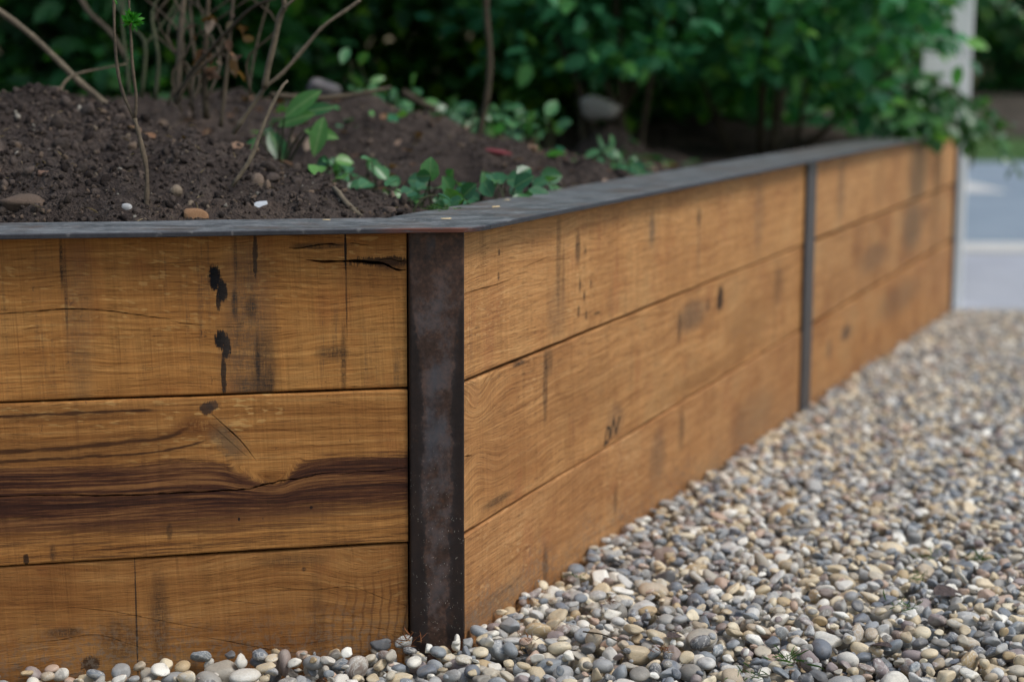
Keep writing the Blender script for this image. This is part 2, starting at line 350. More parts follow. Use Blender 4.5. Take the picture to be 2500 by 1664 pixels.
M['wood_a'] = wood('oak top left', 1, warp=.020, vstain=.55, blotch=.5, tone=(1.06, .98, .74),
    knots=[(-.10, .418, .07, .02, .014)],
    stains=[(-.2385, .478, .0075, .017, .55, 1, BLK), (-.2300, .462, .0065, .014, .6, 1, BLK), (-.2345, .450, .0030, .012, .7, .9, BLK),
            (-.2325, .402, .0075, .012, .5, 1, BLK), (-.2260, .392, .0055, .016, .6, 1, BLK), (-.2300, .358, .0034, .028, .5, .9, BLK),
            (-.2150, .446, .0040, .020, 1.2, .75, BLK), (-.1950, .440, .0075, .014, 1.5, .8, BLK), (-.1890, .506, .0028, .032, .9, .85, BLK),
            (-.2130, .500, .0022, .03, 1.2, .5, DKB), (-.1880, .372, .003, .04, 1.1, .7, BLK), (-.1760, .345, .008, .018, 1.5, .6, DKB), (-.198, .342, .020, .014, 1.6, .45, DKB),
            (-.200, .40, .034, .15, 1.2, .42, (.085, .062, .046)), (-.18, .36, .016, .05, 1.2, .35, DKB), (-.4180, .500, .0026, .035, 1.0, .6, DKB), (-.4140, .465, .0022, .06, 1.2, .5, DKB), (-.4000, .43, .018, .12, 1.3, .22, GRY),
            (-.0960, .381, .022, .009, 2.2, .5, DKB), (-.082, .37, .004, .05, 1.3, .5, DKB), (-.0782, .508, .0016, .030, .3, .95, BLK), (-.0775, .45, .0012, .05, .6, .6, BLK),
            (-.030, .494, .045, .006, .9, .85, BLK), (-.022, .488, .022, .007, .8, .6, (.05, .022, .012)), (-.11, .5145, .04, .0045, 1.0, .55, DKB), (-.045, .472, .05, .02, 1.2, .3, (.16, .065, .02))])
M['wood_b'] = wood('oak heartwood left', 2, heart=True, fig=.8, warp=.010, vstain=.25, blotch=.25, tone=(1.02, .96, .76), flecks=.75,
    knots=[(-.05, .15, .05, .03, .008)],
    stains=[(-.2515, .3175, .0085, .0080, .4, .9, (.045, .028, .022)), (-.2440, .3215, .0080, .0060, .5, .85, (.06, .038, .028)), (-.2650, .296, .030, .012, 1.1, .6, (.17, .06, .018)), (-.4715, .1404, .0035, .008, .7, .85, BLK), (-.4400, .146, .004, .012, 1.2, .5, DKB),
            (-.30, .165, .004, .012, 1.2, .5, DKB), (-.125, .186, .0022, .002, .3, .9, BLK), (-.215, .176, .0016, .0022, .3, .9, BLK)])
M['wood_c'] = wood('oak bottom left', 3, splash=(.004, .025), vring=True, warp=.034, vstain=.3, blotch=.6, tone=(.84, .78, .64), flecks=.35, fig=.55,
    knots=[(-.06, .03, .055, .07, .035), (-.32, .02, .10, .04, .02)],
    stains=[(-.4000, .0016, .011, .010, .7, .85, DKB), (-.3430, .05, .0011, .09, .5, .9, DKB), (-.43, .045, .025, .007, 1.6, .55, DKB), (-.36, .03, .03, .03, 1.6, .4, DKB),
            (-.315, .05, .012, .07, 1.6, .45, DKB), (-.150, .118, .05, .008, 1.4, .35, DKB), (-.135, .106, .003, .003, .4, .8, DKB), (-.12, .03, .012, .08, 1.7, .25, DKB)])
M['wood_d'] = wood('oak top right near', 4, warp=.018, vstain=.30, blotch=.35, flecks=.35, tone=(1.24, 1.30, 1.32),
    stains=[(.3450, .46, .012, .07, 1.6, .40, DKB), (.365, .44, .007, .05, 1.4, .35, DKB), (.4290, .470, .012, .026, 1.2, .6, DKB), (.463, .463, .004, .006, .6, .75, DKB), (.34, .385, .04, .045, 1.5, .25, GRY),
            (.4400, .415, .005, .012, 1.3, .8, DKB), (.4600, .395, .005, .008, 1.3, .8, DKB), (.4350, .375, .006, .010, 1.4, .8, DKB), (.4700, .365, .005, .008, 1.4, .7, DKB), (.49, .41, .004, .008, 1.2, .6, DKB),
            (.12, .492, .0035, .005, .5, .7, DKB), (.118, .461, .004, .006, .5, .6, DKB), (1.0894, .468, .012, .018, .9, .75, DKB), (1.09, .41, .008, .06, 1.3, .3, GRY), (.80, .467, .018, .03, 1.4, .5, GRY),
            (.06, .50, .01, .04, 1.3, .25, (.2, .09, .03)), (.52, .362, .016, .003, .9, .6, DKB), (1.55, .44, .05, .09, 1.5, .25, GRY)])
M['wood_e'] = wood('oak middle right near', 5, warp=.026, vstain=.32, blotch=.5, flecks=.6, mark=True, tone=(1.16, 1.20, 1.22),
    knots=[(.045, .26, .05, .06, .05)],
    stains=[(.2960, .285, .010, .06, 1.5, .5, DKB), (.31, .318, .02, .022, 1.4, .4, DKB), (.1940, .333, .025, .004, .9, .7, DKB), (.62, .176, .05, .028, 1.4, .30, GRY), (1.2572, .298, .022, .026, .8, .9, BLK), (1.17, .296, .014, .014, 1.2, .6, DKB),
            (1.06, .290, .10, .030, 1.5, .50, GRY), (.98, .278, .014, .03, 1.2, .5, DKB), (.12, .158, .06, .006, 1.5, .5, DKB), (1.75, .27, .05, .05, 1.5, .35, DKB), (1.5, .22, .2, .05, 1.4, .35, (.22, .10, .035)), (.5, .24, .2, .05, 1.4, .25, (.22, .10, .035)), (1.2, .165, .4, .018, 1.3, .35, (.2, .09, .03))])
M['wood_f'] = wood('oak bottom right near', 6, splash=(.012, -.032), warp=.02, vstain=.35, blotch=.45, flecks=.5, tone=(1.10, 1.13, 1.20),
    stains=[(.30, .02, .012, .03, 1.5, .5, DKB), (.85, .07, .05, .05, 1.6, .35, GRY), (1.0, .09, .02, .04, 1.5, .4, DKB), (.1, .02, .15, .018, 1.4, .35, GRY), (1.55, .02, .2, .05, 1.5, .3, GRY), (.62, .04, .012, .03, 1.5, .4, DKB)])
M['wood_g'] = wood('oak top right far', 7, warp=.018, vstain=.3, blotch=.5, flecks=.2, tone=(1.24, 1.33, 1.42),
    stains=[(3.68, .43, .20, .16, .6, .62, (.105, .075, .045)), (2.42, .44, .05, .09, 1.2, .35, GRY), (3.0, .42, .12, .08, 1.3, .25, (.2, .1, .04))])
M['wood_h'] = wood('oak middle right far', 8, warp=.02, vstain=.4, blotch=.6, flecks=.2, tone=(1.12, 1.18, 1.24),
    stains=[(3.62, .26, .22, .09, .8, .55, (.10, .075, .05)), (2.95, .22, .25, .04, 1.1, .45, (.13, .08, .05)), (3.9, .28, .10, .03, 1.3, .5, (.16, .08, .04))])
M['wood_i'] = wood('oak bottom right far', 9, splash=(.012, -.034), warp=.02, vstain=.4, blotch=.6, flecks=.2, tone=(1.08, 1.09, 1.10),
    stains=[(2.5422, .0586, .07, .022, .9, .65, (.05, .04, .038)), (2.33, .045, .03, .03, 1.2, .5, GRY), (3.4, .05, .4, .05, 1.2, .4, (.13, .08, .05))])

def steel(name, kind):
    m, b = material(name); x, y, z = sep(coord('Object')); p = vec(x, y, z)
    n = noise(p, 22, 5, .7); f = noise(p, 170, 4, .75); bl = noise(vec(x * 9, y * 9, z * 3), 1, 4, .65)
    if kind == 'post':
        c = ramp(n * .55 + f * .45, [(.37, (.022, .012, .009)), (.50, (.062, .031, .021)), (.62, (.14, .066, .038))])
        c = mix(sst(.50, .62, bl) * .7, c, (.052, .064, .085))
        # wet black run-off down both edges with ragged borders
        hw = curve(z, [(-.2, .012), (0.0, .012), (.12, .016), (.22, .020), (.30, .018), (.36, .022), (.44, .030), (.50, .040), (.6, .042)], -.2, .6, 0, .05)
        rag = noise(vec(x * 34, 2, z * 30), 1, 6, .78) - .5
        ed = mth('ABSOLUTE', x + .0352) + rag * .030
        edge = sst(-.002, .0015, ed - hw) * sst(.49, .40, z)
        c = mix(edge * .85, c, (.014, .011, .012))
        inn = sst(.008, -.010, ed - hw) * sst(.51, .44, z); c = mix(inn * .45 * sst(.42, .60, n), c, (.085, .095, .112))
        c = mix(sst(.62, .76, noise(p, 40, 4, .7)) * .4, c, (.145, .062, .026))
        spk = sst(.26, .13, voro(vec(x, 0, z), 380)) * sst(.53, .60, noise(p, 120, 2)) * sst(.36, .08, z)
        c = mix(spk * .8, c, (.42, .40, .36))
        foot = sst(.05, .0, z + (f - .5) * .05) * sst(.5, .65, n); c = mix(foot * .7, c, (.20, .07, .025))
        r = .50 - .16 * edge + .15 * (f - .5)
    elif kind == 'cap':
        c = ramp(n * .5 + f * .5, [(.37, (.055, .058, .062)), (.50, (.135, .142, .15)), (.63, (.27, .275, .28))])
        c = mix(sst(.44, .64, bl) * .6, c, (.105, .072, .055))
        c = mix(sst(.60, .72, noise(p, 55, 4, .7)) * sst(.45, .6, bl) * .7, c, (.23, .085, .035))
        sw = noise(vec(x * 6, y * 60, z * 60), 1, 4, .65); c = mix(sst(.54, .68, sw) * .5, c, (.34, .35, .36)); c = mix(sst(.24, .12, voro(vec(x, y, 0), 140)) * sst(.58, .66, noise(p, 35, 2)) * .7, c, (.5, .48, .44))
        r = .48 + .3 * (n - .5)
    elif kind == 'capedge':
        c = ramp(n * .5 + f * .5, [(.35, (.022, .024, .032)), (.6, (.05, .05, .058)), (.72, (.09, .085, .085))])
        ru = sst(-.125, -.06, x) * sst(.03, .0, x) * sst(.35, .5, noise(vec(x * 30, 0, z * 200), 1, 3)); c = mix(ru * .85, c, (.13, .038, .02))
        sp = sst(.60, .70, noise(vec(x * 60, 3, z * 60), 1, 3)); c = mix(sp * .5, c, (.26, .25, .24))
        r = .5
    else:
        c = ramp(n * .5 + f * .5, [(.35, (.05, .045, .045)), (.6, (.085, .08, .082)), (.75, (.12, .10, .09))]); r = .5
    finish(b, c, r, f * .6 + n * .4, .3, .0015, metal=.2 if kind != 'cap' else 0.0, spec=.5); return m
for k in ('post', 'cap', 'capedge', 'beam'): M['steel_' + k] = steel('steel ' + k, k)

# ================================================================== ground, road
A1, A2 = 0.2345, 1.1918
CX, CY, PW = -0.0614, 2.1676, 0.0703
dL = np.array([math.cos(A1), math.sin(A1)]); dR = np.array([math.cos(A2), math.sin(A2)])
nL = np.array([math.sin(A1), -math.cos(A1)]); nR = np.array([math.sin(A2), -math.cos(A2)])   # outward
C0 = np.array([CX, CY])
def gz(y): y = np.asarray(y); return 0.003 - 0.0335 * np.maximum(0, y - 2.1) + .09 * np.minimum(0, y - 2.14)

def flat(name, dims, mat, z, kind='structure', parent=None, th=0.0):
    x0, x1, y0, y1 = dims
    if th: o = boxobj(name, (x0, x1, y0, y1, z - th, z), mat, parent, .012)
    else: o = link(name, mesh_np(name, [(x0, y0, z), (x1, y0, z), (x1, y1, z), (x0, y1, z)], [(0, 1, 2, 3)]), mat, parent)
    if kind and parent is None: struct(o, kind)
    return o
def earthmat(name, c0, c1, sc=3):
    m, b = material(name); p = coord('Object'); n = noise(p, sc, 5, .6); f = noise(p, sc * 25, 3, .7)
    finish(b, mix(sst(.35, .65, n * .6 + f * .4), c0, c1), .95, f, .6, .02, spec=.15); return m
M['earth'] = earthmat('earth', (.04, .03, .02), (.09, .065, .045))
M['asphalt'] = earthmat('asphalt', (.24, .30, .36), (.30, .36, .42), 2); M['pave'] = earthmat('pavement', (.42, .44, .50), (.50, .52, .58), 3)  # asphalt: sky reflection on the road is put into its pale blue base colour
M['kerb'] = earthmat('kerb concrete', (.42, .42, .42), (.55, .54, .52), 8); M['paint'] = earthmat('road paint', (.72, .70, .66), (.82, .80, .75), 9)
M['grass'] = earthmat('verge grass', (.045, .105, .03), (.09, .16, .055), 4); M['bank'] = earthmat('bank earth', (.045, .04, .032), (.10, .085, .07), 1.5)
flat('ground', (-150, 150, -60, 260), M['earth'], -0.34)
flat('pavement', (1.66, 60, 6.62, 8.94), M['pave'], -0.17, th=.1)
for xk, lb in ((1.0, 'pale kerb stone along the road half hidden behind the white pier'), (1.915, 'pale kerb stone along the road just right of the white pier'), (2.83, 'pale kerb stone along the road at the right picture edge')):
    tag(flat('kerb_stone', (xk, xk + .905, 8.945, 9.09), M['kerb'], -0.165, None, th=.16), lb, 'kerb', 'kerb stones along the road')
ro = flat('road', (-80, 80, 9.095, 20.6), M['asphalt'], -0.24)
flat('edge_line', (-80, 80, 9.80, 10.28), M['paint'], -0.236, parent=ro)
for xs in (-3.0, 3.72, 10.4): flat('centre_dash', (xs, xs + .56, 15.0, 16.5), M['paint'], -0.236, parent=ro)
# verge and bank across the road
gx_ = np.linspace(-40, 40, 81); gy_ = np.concatenate([np.linspace(20.6, 26, 28), np.linspace(27, 40, 8)])
X, Y = np.meshgrid(gx_, gy_, indexing='ij')
Z = -.24 + .10 * np.clip((Y - 20.6) / .3, 0, 1) + .12 * np.clip((Y - 20.9) / 2.1, 0, 1) + .55 * np.clip((Y - 23.0) / 1.6, 0, 1) ** .8 + vnoise(X * .9, Y * .9, 3, 4) * .05
idx = np.arange(X.size).reshape(X.shape)
F = np.stack([idx[:-1, :-1], idx[1:, :-1], idx[1:, 1:], idx[:-1, 1:]], -1).reshape(-1, 4)
vg = link('grass_verge', mesh_fast('grass_verge', np.stack([X, Y, Z], -1).reshape(-1, 3), F, True), M['grass']); struct(vg)
vg.data.materials.append(M['bank']); mi = (Y[:-1, :-1].ravel() > 22.9).astype(np.int32); vg.data.polygons.foreach_set('material_index', mi)

# gravel drive: base sheet
ys = np.linspace(-4, 6.42, 60); V = []; F = []
for y in ys:
    xl = -3.0 if y < 2.05 else CX + (y - CY) / math.tan(A2) - .02
    if y < 2.05: xl = -6
    V += [(xl, y, gz(y) - .044), (9, y, gz(y) - .044)]
for i in range(len(ys) - 1): F.append((2 * i, 2 * i + 1, 2 * i + 3, 2 * i + 2))
drive = link('gravel_drive', mesh_np('gravel_drive', V, F), M['gravelbase']); struct(drive)
tag(flat('edging', (1.45, 9, 6.42, 6.615), M['kerb'], float(gz(6.42)) - .004, None, th=.2), 'pale concrete edging strip where the gravel meets the pavement', 'edging')

# ================================================================== retaining wall
wall = empty('retaining_wall', (CX, CY, 0))
tag(wall, 'oak sleeper retaining wall with rusty steel posts and a flat steel cap', 'retaining wall')
def plank_mesh(name, x0, x1, z0, z1, seed, dy=0.0, th=.10, bev=.0025):
    r = np.random.default_rng(seed); n = max(4, int((x1 - x0) / .06)); xs = np.linspace(x0, x1, n + 1); a = bev
    jt = np.cumsum(r.normal(0, .00035, n + 1)); jb = np.cumsum(r.normal(0, .00035, n + 1)); jf = r.normal(0, .0004, n + 1)
    jt -= np.linspace(jt[0], jt[-1], n + 1); jb -= np.linspace(jb[0], jb[-1], n + 1)
    V = []; F = []
    for i, x in enumerate(xs):
        zt, zb, y = z1 + jt[i], z0 + jb[i], dy + jf[i]
        prof = [(y, zb + a), (y, zt - a), (y + .3 * a, zt - .3 * a), (y + a, zt), (y + th - a, zt), (y + th, zt - a), (y + th, zb + a), (y + th - a, zb), (y + a, zb), (y + .3 * a, zb + .3 * a)]
        V += [(x, q[0], q[1]) for q in prof]
    m = 10
    for i in range(n):
        for k in range(m): F.append((i * m + k, i * m + (k + 1) % m, (i + 1) * m + (k + 1) % m, (i + 1) * m + k))
    F.append(tuple(range(m))[::-1]); F.append(tuple(n * m + k for k in range(m)))
    me = mesh_np(name, V, F)
    import bmesh
    bm = bmesh.new(); bm.from_mesh(me); bmesh.ops.recalc_face_normals(bm, faces=bm.faces); bm.to_mesh(me); bm.free(); return me
def crack_mesh(paths, seed):
    r = np.random.default_rng(seed); parts = []
    for pts, wd, dep, jag in paths:
        n = max(6, int(np.abs(pts[-1][0] - pts[0][0]) / .006)); P = smoothpath([(a, 0, b) for a, b in pts], n + 1)
        j = r.normal(0, jag, n + 1); j = np.convolve(np.pad(j, 1, mode='edge'), [.25, .5, .25], 'valid')
        V = []; F = []
        for i in range(n + 1):
            t = i / n; h = wd * .5 * (max(.10, math.sin(math.pi * min(.97, max(.03, t)))) ** .55) * (1 + r.uniform(-.4, .4))
            x, z = P[i][0], P[i][2] + j[i]
            V += [(x, -.012, z - h), (x, -.012, z + h), (x, dep, z + h * .25), (x, dep, z - h * .25)]
        for i in range(n):
            for k in range(4): F.append((i * 4 + k, i * 4 + (k + 1) % 4, (i + 1) * 4 + (k + 1) % 4, (i + 1) * 4 + k))
        F.append((3, 2, 1, 0)); F.append(tuple(n * 4 + k for k in range(4))); parts.append((V, F))
    V, F = merge(parts); me = mesh_np('crack', V, F)
    import bmesh
    bm = bmesh.new(); bm.from_mesh(me); bmesh.ops.recalc_face_normals(bm, faces=bm.faces); bm.to_mesh(me); bm.free(); return me
def plank(side, x0, x1, z0, z1, mat, seed, cracks=(), dy=0.0, label=None):
    me = plank_mesh('plank', x0, x1, z0, z1, seed, dy)
    o = link('plank', me, mat, wall)
    if side == 'L': o.location = (-dL[0] * PW, -dL[1] * PW, 0); o.rotation_euler = (0, 0, A1)
    else: o.rotation_euler = (0, 0, A2)
    if cracks:
        cu = link('cutter', crack_mesh(cracks, seed + 50)); cu.parent = wall; cu.location = o.location; cu.rotation_euler = o.rotation_euler
        md = o.modifiers.new('cut', 'BOOLEAN'); md.operation = 'DIFFERENCE'; md.object = cu; md.solver = 'EXACT'; md.use_self = True
        bpy.context.view_layer.update(); dg = bpy.context.evaluated_depsgraph_get()
        nm = bpy.data.meshes.new_from_object(o.evaluated_get(dg)); o.modifiers.clear(); o.data = nm; nm.name = 'plank'
        if not nm.materials: nm.materials.append(mat)
        cm = cu.data; bpy.data.objects.remove(cu); bpy.data.meshes.remove(cm)
    if label: o['label'] = label
    return o
K = .0016
plank('L', -1.9, -.002, .3345, .5305, M['wood_a'], 11, [
    ([(-.62, .437), (-.4904, .4411), (-.4531, .4421), (-.4255, .4440), (-.3953, .4437), (-.3649, .4408), (-.3396, .4364), (-.3089, .4313), (-.2909, .4287)], .0021, .02, .0002),
    ([(-.2935, .4272), (-.2754, .4229), (-.2521, .4201)], .0015, .012, .0002), ([(-.2469, .4184), (-.2259, .4172), (-.2049, .4171)], .0012, .01, .0002),
    ([(-.1492, .5133), (-.1344, .5125), (-.1076, .5158), (-.0942, .5171), (-.0808, .5137)], .0024, .02, .0009), ([(-.0754, .5163), (-.0646, .5166), (-.0484, .5142)], .0016, .015, .0006),
    ([(-.1266, .4974), (-.1106, .4960), (-.0810, .4954), (-.0486, .4936), (-.0323, .4917), (-.0159, .4843), (-.0030, .4818)], .0048, .03, .0012),
    ([(-.0390, .4950), (-.0213, .4968), (-.0104, .4930), (-.0036, .4941)], .0022, .015, .0008), ([(-.3121, .5027), (-.2892, .4969), (-.2633, .4980), (-.2400, .4949)], .0011, .01, .0003)],
    label='top left plank with black drip stains and ragged cracks')
plank('L', -1.9, -.002, .1345, .3315, M['wood_b'], 12, [
    ([(-.62, .222), (-.4989, .2203), (-.4484, .2187), (-.3872, .2150), (-.3302, .2131), (-.2725, .2128), (-.2140, .2136), (-.1872, .2167), (-.1655, .2217), (-.1330, .2245), (-.1139, .2291), (-.0920, .2291)], .0030, .025, .0006),
    ([(-.0893, .2268), (-.0562, .2291), (-.0286, .2283), (-.0029, .2315)], .0020, .02, .0005), ([(-.2455, .3099), (-.2232, .2883), (-.2076, .2711), (-.1920, .2484)], .0032, .016, .0003),
    ([(-.0509, .2120), (-.0231, .2128), (-.0040, .2124)], .0013, .01, .0003), ([(-.2500, .300), (-.2300, .281), (-.2000, .252)], .0012, .01, .0004)], dy=-.001,
    label='left plank with a dark heartwood band and a knot')
plank('L', -1.9, -.002, -.085, .1315, M['wood_c'], 13, [
    ([(-.4379, .0786), (-.4071, .0738), (-.3605, .0645), (-.3344, .0571), (-.2976, .0467), (-.2712, .0397), (-.2337, .0320)], .0015, .014, .0002),
    ([(-.4856, .0352), (-.4446, .0349), (-.3928, .0392), (-.3511, .0236), (-.3250, .0127)], .0014, .012, .0002),
    ([(-.1948, .0897), (-.1623, .0837), (-.1240, .0783), (-.0909, .0801), (-.0687, .0775), (-.0353, .0621), (-.0048, .0502)], .0015, .014, .0002),
    ([(-.2661, .0281), (-.2232, .0165), (-.1799, .0042), (-.1361, -.0042)], .0018, .014, .0002), ([(-.1245, .0436), (-.0968, .0440), (-.0523, .0374)], .0010, .01, .0002),
    ([(-.0552, .0261), (-.0300, .0191), (-.0050, .0097)], .0012, .01, .0002), ([(-.2543, .0773), (-.2222, .0707), (-.1790, .0621)], .0011, .01, .0002)], dy=.0015)
plank('R', .002, 2.0, .3400, .5305, M['wood_d'], 14, [
    ([(.0035, .4503), (.0620, .4509), (.1094, .4502), (.1681, .4527)], .0024, .02, .0003), ([(.1681, .4568), (.2247, .4564)], .0012, .01, .0003), ([(.2163, .4644), (.2665, .4668), (.3097, .4707)], .0016, .012, .0003),
    ([(.3046, .4613), (.3456, .4611), (.4068, .4572)], .0012, .01, .0003), ([(.4580, .4824), (.5080, .4776), (.5389, .4757)], .0014, .01, .0005), ([(.5602, .4657), (.6028, .4669), (.6468, .4666)], .0014, .01, .0005),
    ([(.70, .455), (.80, .452), (.90, .449)], .0012, .01, .0004)])
plank('R', .002, 2.0, .1410, .3360, M['wood_e'], 15, [([(.0035, .2411), (.0150, .2395), (.0280, .2379)], .0032, .02, .0003), ([(.55, .335), (.75, .328), (.95, .312)], .0016, .012, .0004), ([(.30, .262), (.36, .264), (.43, .262)], .001, .008, .0003)], dy=.0008,
    label='right plank with a black pencil scrawl along its lower edge')
plank('R', .002, 2.0, -.13, .1370, M['wood_f'], 16, dy=-.0008)
plank('R', 2.0 + .004, 4.585, .3430, .5305, M['wood_g'], 17, label='far plank with a broad dark stain')
plank('R', 2.004, 4.585, .1400, .3330, M['wood_h'], 18, dy=.001)
plank('R', 2.004, 4.585, -.22, .1310, M['wood_i'], 19, dy=-.001)
# corner post: rolled section, face parallel to the left planks, 7 mm proud
def rounded_bar(x0, x1, y0, y1, z0, z1, r=.004, segs=4):
    pts = []
    for (cx, cy, a0) in ((x0 + r, y0 + r, 180), (x1 - r, y0 + r, 270), (x1 - r, y1 - r, 0), (x0 + r, y1 - r, 90)):
        for k in range(segs + 1):
            t = math.radians(a0 + 90 * k / segs); pts.append((cx + r * math.cos(t), cy + r * math.sin(t)))
    n = len(pts); V = [(p[0], p[1], z) for z in (z0, z1) for p in pts]
    F = [(k, (k + 1) % n, n + (k + 1) % n, n + k) for k in range(n)] + [tuple(range(n))[::-1], tuple(range(n, 2 * n))]
    return V, F
V, F = rounded_bar(-.0705, .0002, -.0075, .085, -.30, .5295, .0035)
p = link('post', mesh_np('post', V, F), M['steel_post'], wall); p.rotation_euler = (0, 0, A1); p['label'] = 'mottled black and brown steel corner post'
# slim flange posts along the right-hand run
V, F = merge([rounded_bar(1.985, 2.08, -.0085, -.0015, -.40, .5295, .002), rounded_bar(1.998, 2.0035, -.0016, .10, -.40, .5290, .001)])
link('post', mesh_np('post', V, F), M['steel_beam'], wall).rotation_euler = (0, 0, A2)
V, F = merge([rounded_bar(4.56, 4.625, -.0085, -.0015, -.40, .5295, .002), rounded_bar(4.588, 4.598, -.0016, .10, -.40, .5290, .001)])
link('post', mesh_np('post', V, F), M['steel_beam'], wall).rotation_euler = (0, 0, A2)
# flat steel cap: one plate with a rounded outer corner
OV, CWD, ZT, ZB = .029, .164, .5375, .5312
def off(d, n, s, o): return C0 + d * s + n * o
def capline(o, rnd, k=9):
    """offset line of the two runs, outward o, corner rounded with radius rnd"""
    # intersection of the two offset lines (left run passes through the post face line)
    pl = C0 + nL * (o + .002); pr = C0 + nR * o
    A = np.array([dL, -dR]).T; t = np.linalg.solve(A, pr - pl); X = pl + dL * t[0]
    a = X - dL * rnd; b = X + dR * rnd; pts = []
    for s in np.linspace(-1.95, -.05, 40): pts.append(a + dL * (s + .05))
    for u in np.linspace(0, 1, k): pts.append((1 - u) ** 2 * a + 2 * u * (1 - u) * X + u * u * b)
    for s in np.linspace(.05, 4.63, 70): pts.append(b + dR * (s - .05) * (4.63 - rnd) / 4.58)
    return np.array(pts)
fo = capline(OV, .035); bk = capline(OV - CWD, .012); n = len(fo)
wob = vnoise(np.linspace(0, 14, n), np.zeros(n), 21, 3) * .0012
rows = []
for k in range(n):
    d = fo[k] - bk[k]; d /= np.linalg.norm(d)
    f_, b_ = fo[k] + d * wob[k], bk[k]
    rows.append([(b_[0], b_[1], ZB), (b_[0], b_[1], ZT), (f_[0] - d[0] * .0015, f_[1] - d[1] * .0015, ZT), (f_[0], f_[1], ZT - .0013), (f_[0], f_[1], ZB + .0008), (f_[0] - d[0] * .001, f_[1] - d[1] * .001, ZB)])
V = [(q[0] - CX, q[1] - CY, q[2] + wob[i] * .6) for i, rr in enumerate(rows) for q in rr]; F = []; mats = []
for k in range(n - 1):
    for j in range(6):
        F.append((k * 6 + j, k * 6 + (j + 1) % 6, (k + 1) * 6 + (j + 1) % 6, (k + 1) * 6 + j)); mats.append(1 if j in (2, 3, 4) else 0)
F += [(0, 1, 2, 3, 4, 5), tuple((n - 1) * 6 + j for j in range(6))[::-1]]; mats += [0, 0]
me = mesh_np('cap', V, F); me.materials.append(M['steel_cap']); me.materials.append(M['steel_capedge']); me.polygons.foreach_set('material_index', np.array(mats, np.int32))
import bmesh
bm = bmesh.new(); bm.from_mesh(me); bmesh.ops.recalc_face_normals(bm, faces=bm.faces); bm.to_mesh(me); bm.free()
cp = link('cap', me, None, wall); cp['label'] = 'flat grey steel cap plate, rusty at the corner'

# ================================================================== raised bed
def bed_z(x, y):
    yb = CY + (x - CX) * math.tan(A1) + .15
    yc = np.interp(x, [-3, -1.6, -.81, -.55, -.42, -.25, -.12, .05], [3.0, 3.0, 2.85, 2.75, 2.68, 2.55, 2.42, 2.38])
    zc = np.interp(x, [-3, -1.6, -.95, -.74, -.60, -.50, -.38, -.22, -.10, .05], [.75, .72, .688, .684, .664, .638, .598, .550, .515, .49])
    t = (y - yb) / np.maximum(.08, yc - yb); z0_ = .508
    front = z0_ + (zc - z0_) * np.clip(t, 0, 1) ** .85
    base = np.interp(y, [2, 3.2, 4.5, 6, 8, 9.2], [.49, .49, .50, .54, .59, .60]) - .03 * np.clip(x / .6, 0, 1)
    back = base + np.maximum(0, zc - base) * np.exp(-((np.maximum(y, yc) - yc) / .30) ** 2)
    z = np.where(t < 1, front, back)
    # second heap farther back
    c2 = np.interp(x, [-2, -1.0, -.48, -.28, -.076, .068, .16, .35, .6], [.60, .655, .665, .650, .597, .562, .530, .50, .45]); y2 = np.interp(x, [-2, -.5, .15, .6], [3.95, 3.85, 3.5, 3.3])
    h2 = .47 + np.maximum(0, c2 - .47) * np.exp(-(np.where(y < y2, (y - y2) / .62, (y - y2) / .45)) ** 2)
    z = np.maximum(z, h2)
    z = np.maximum(z, .40 + .19 * np.exp(-((x - .27) / .15) ** 2 - ((y - 4.95) / .2) ** 2))
    far = np.clip((y - 3) / 3, 0, 1)
    z = z + vnoise(x * 4, y * 4, 5, 3) * .014 + vnoise(x * 13, y * 13, 6, 4) * .019 + vnoise(x * 55, y * 55, 8, 2) * .0055 + far * vnoise(x * 1.5, y * 1.5, 9, 2) * .03
    return z
gx_ = np.concatenate([np.arange(-4, -1.05, .08), np.arange(-1.05, .55, .012), np.arange(.55, 1.75, .05)])
gy_ = np.concatenate([np.arange(1.1, 2.0, .06), np.arange(2.0, 3.1, .012), np.arange(3.1, 4.4, .022), np.arange(4.4, 9.3, .08)])
X, Y = np.meshgrid(gx_, gy_, indexing='ij'); Z = bed_z(X, Y)
def out_dist(x, y):
    l = (x - CX) * nL[0] + (y - CY) * nL[1]; r = (x - CX) * nR[0] + (y - CY) * nR[1]; return np.maximum(l, r)
wd_ = out_dist(X, Y); Z = np.where(wd_ > -.17, np.minimum(Z, .522), Z)
idx = np.arange(X.size).reshape(X.shape)
F = np.stack([idx[:-1, :-1], idx[1:, :-1], idx[1:, 1:], idx[:-1, 1:]], -1).reshape(-1, 4)
wdc = wd_.ravel()[F].max(1); endc = ((X - CX) * dR[0] + (Y - CY) * dR[1]).ravel()[F].max(1)
F = F[(wdc < -.05) & ((endc < 4.56) | (X.ravel()[F].max(1) < 1.0))]
soil = link('soil', mesh_fast('soil', np.stack([X, Y, Z], -1).reshape(-1, 3), F, True), M['soil']); struct(soil)

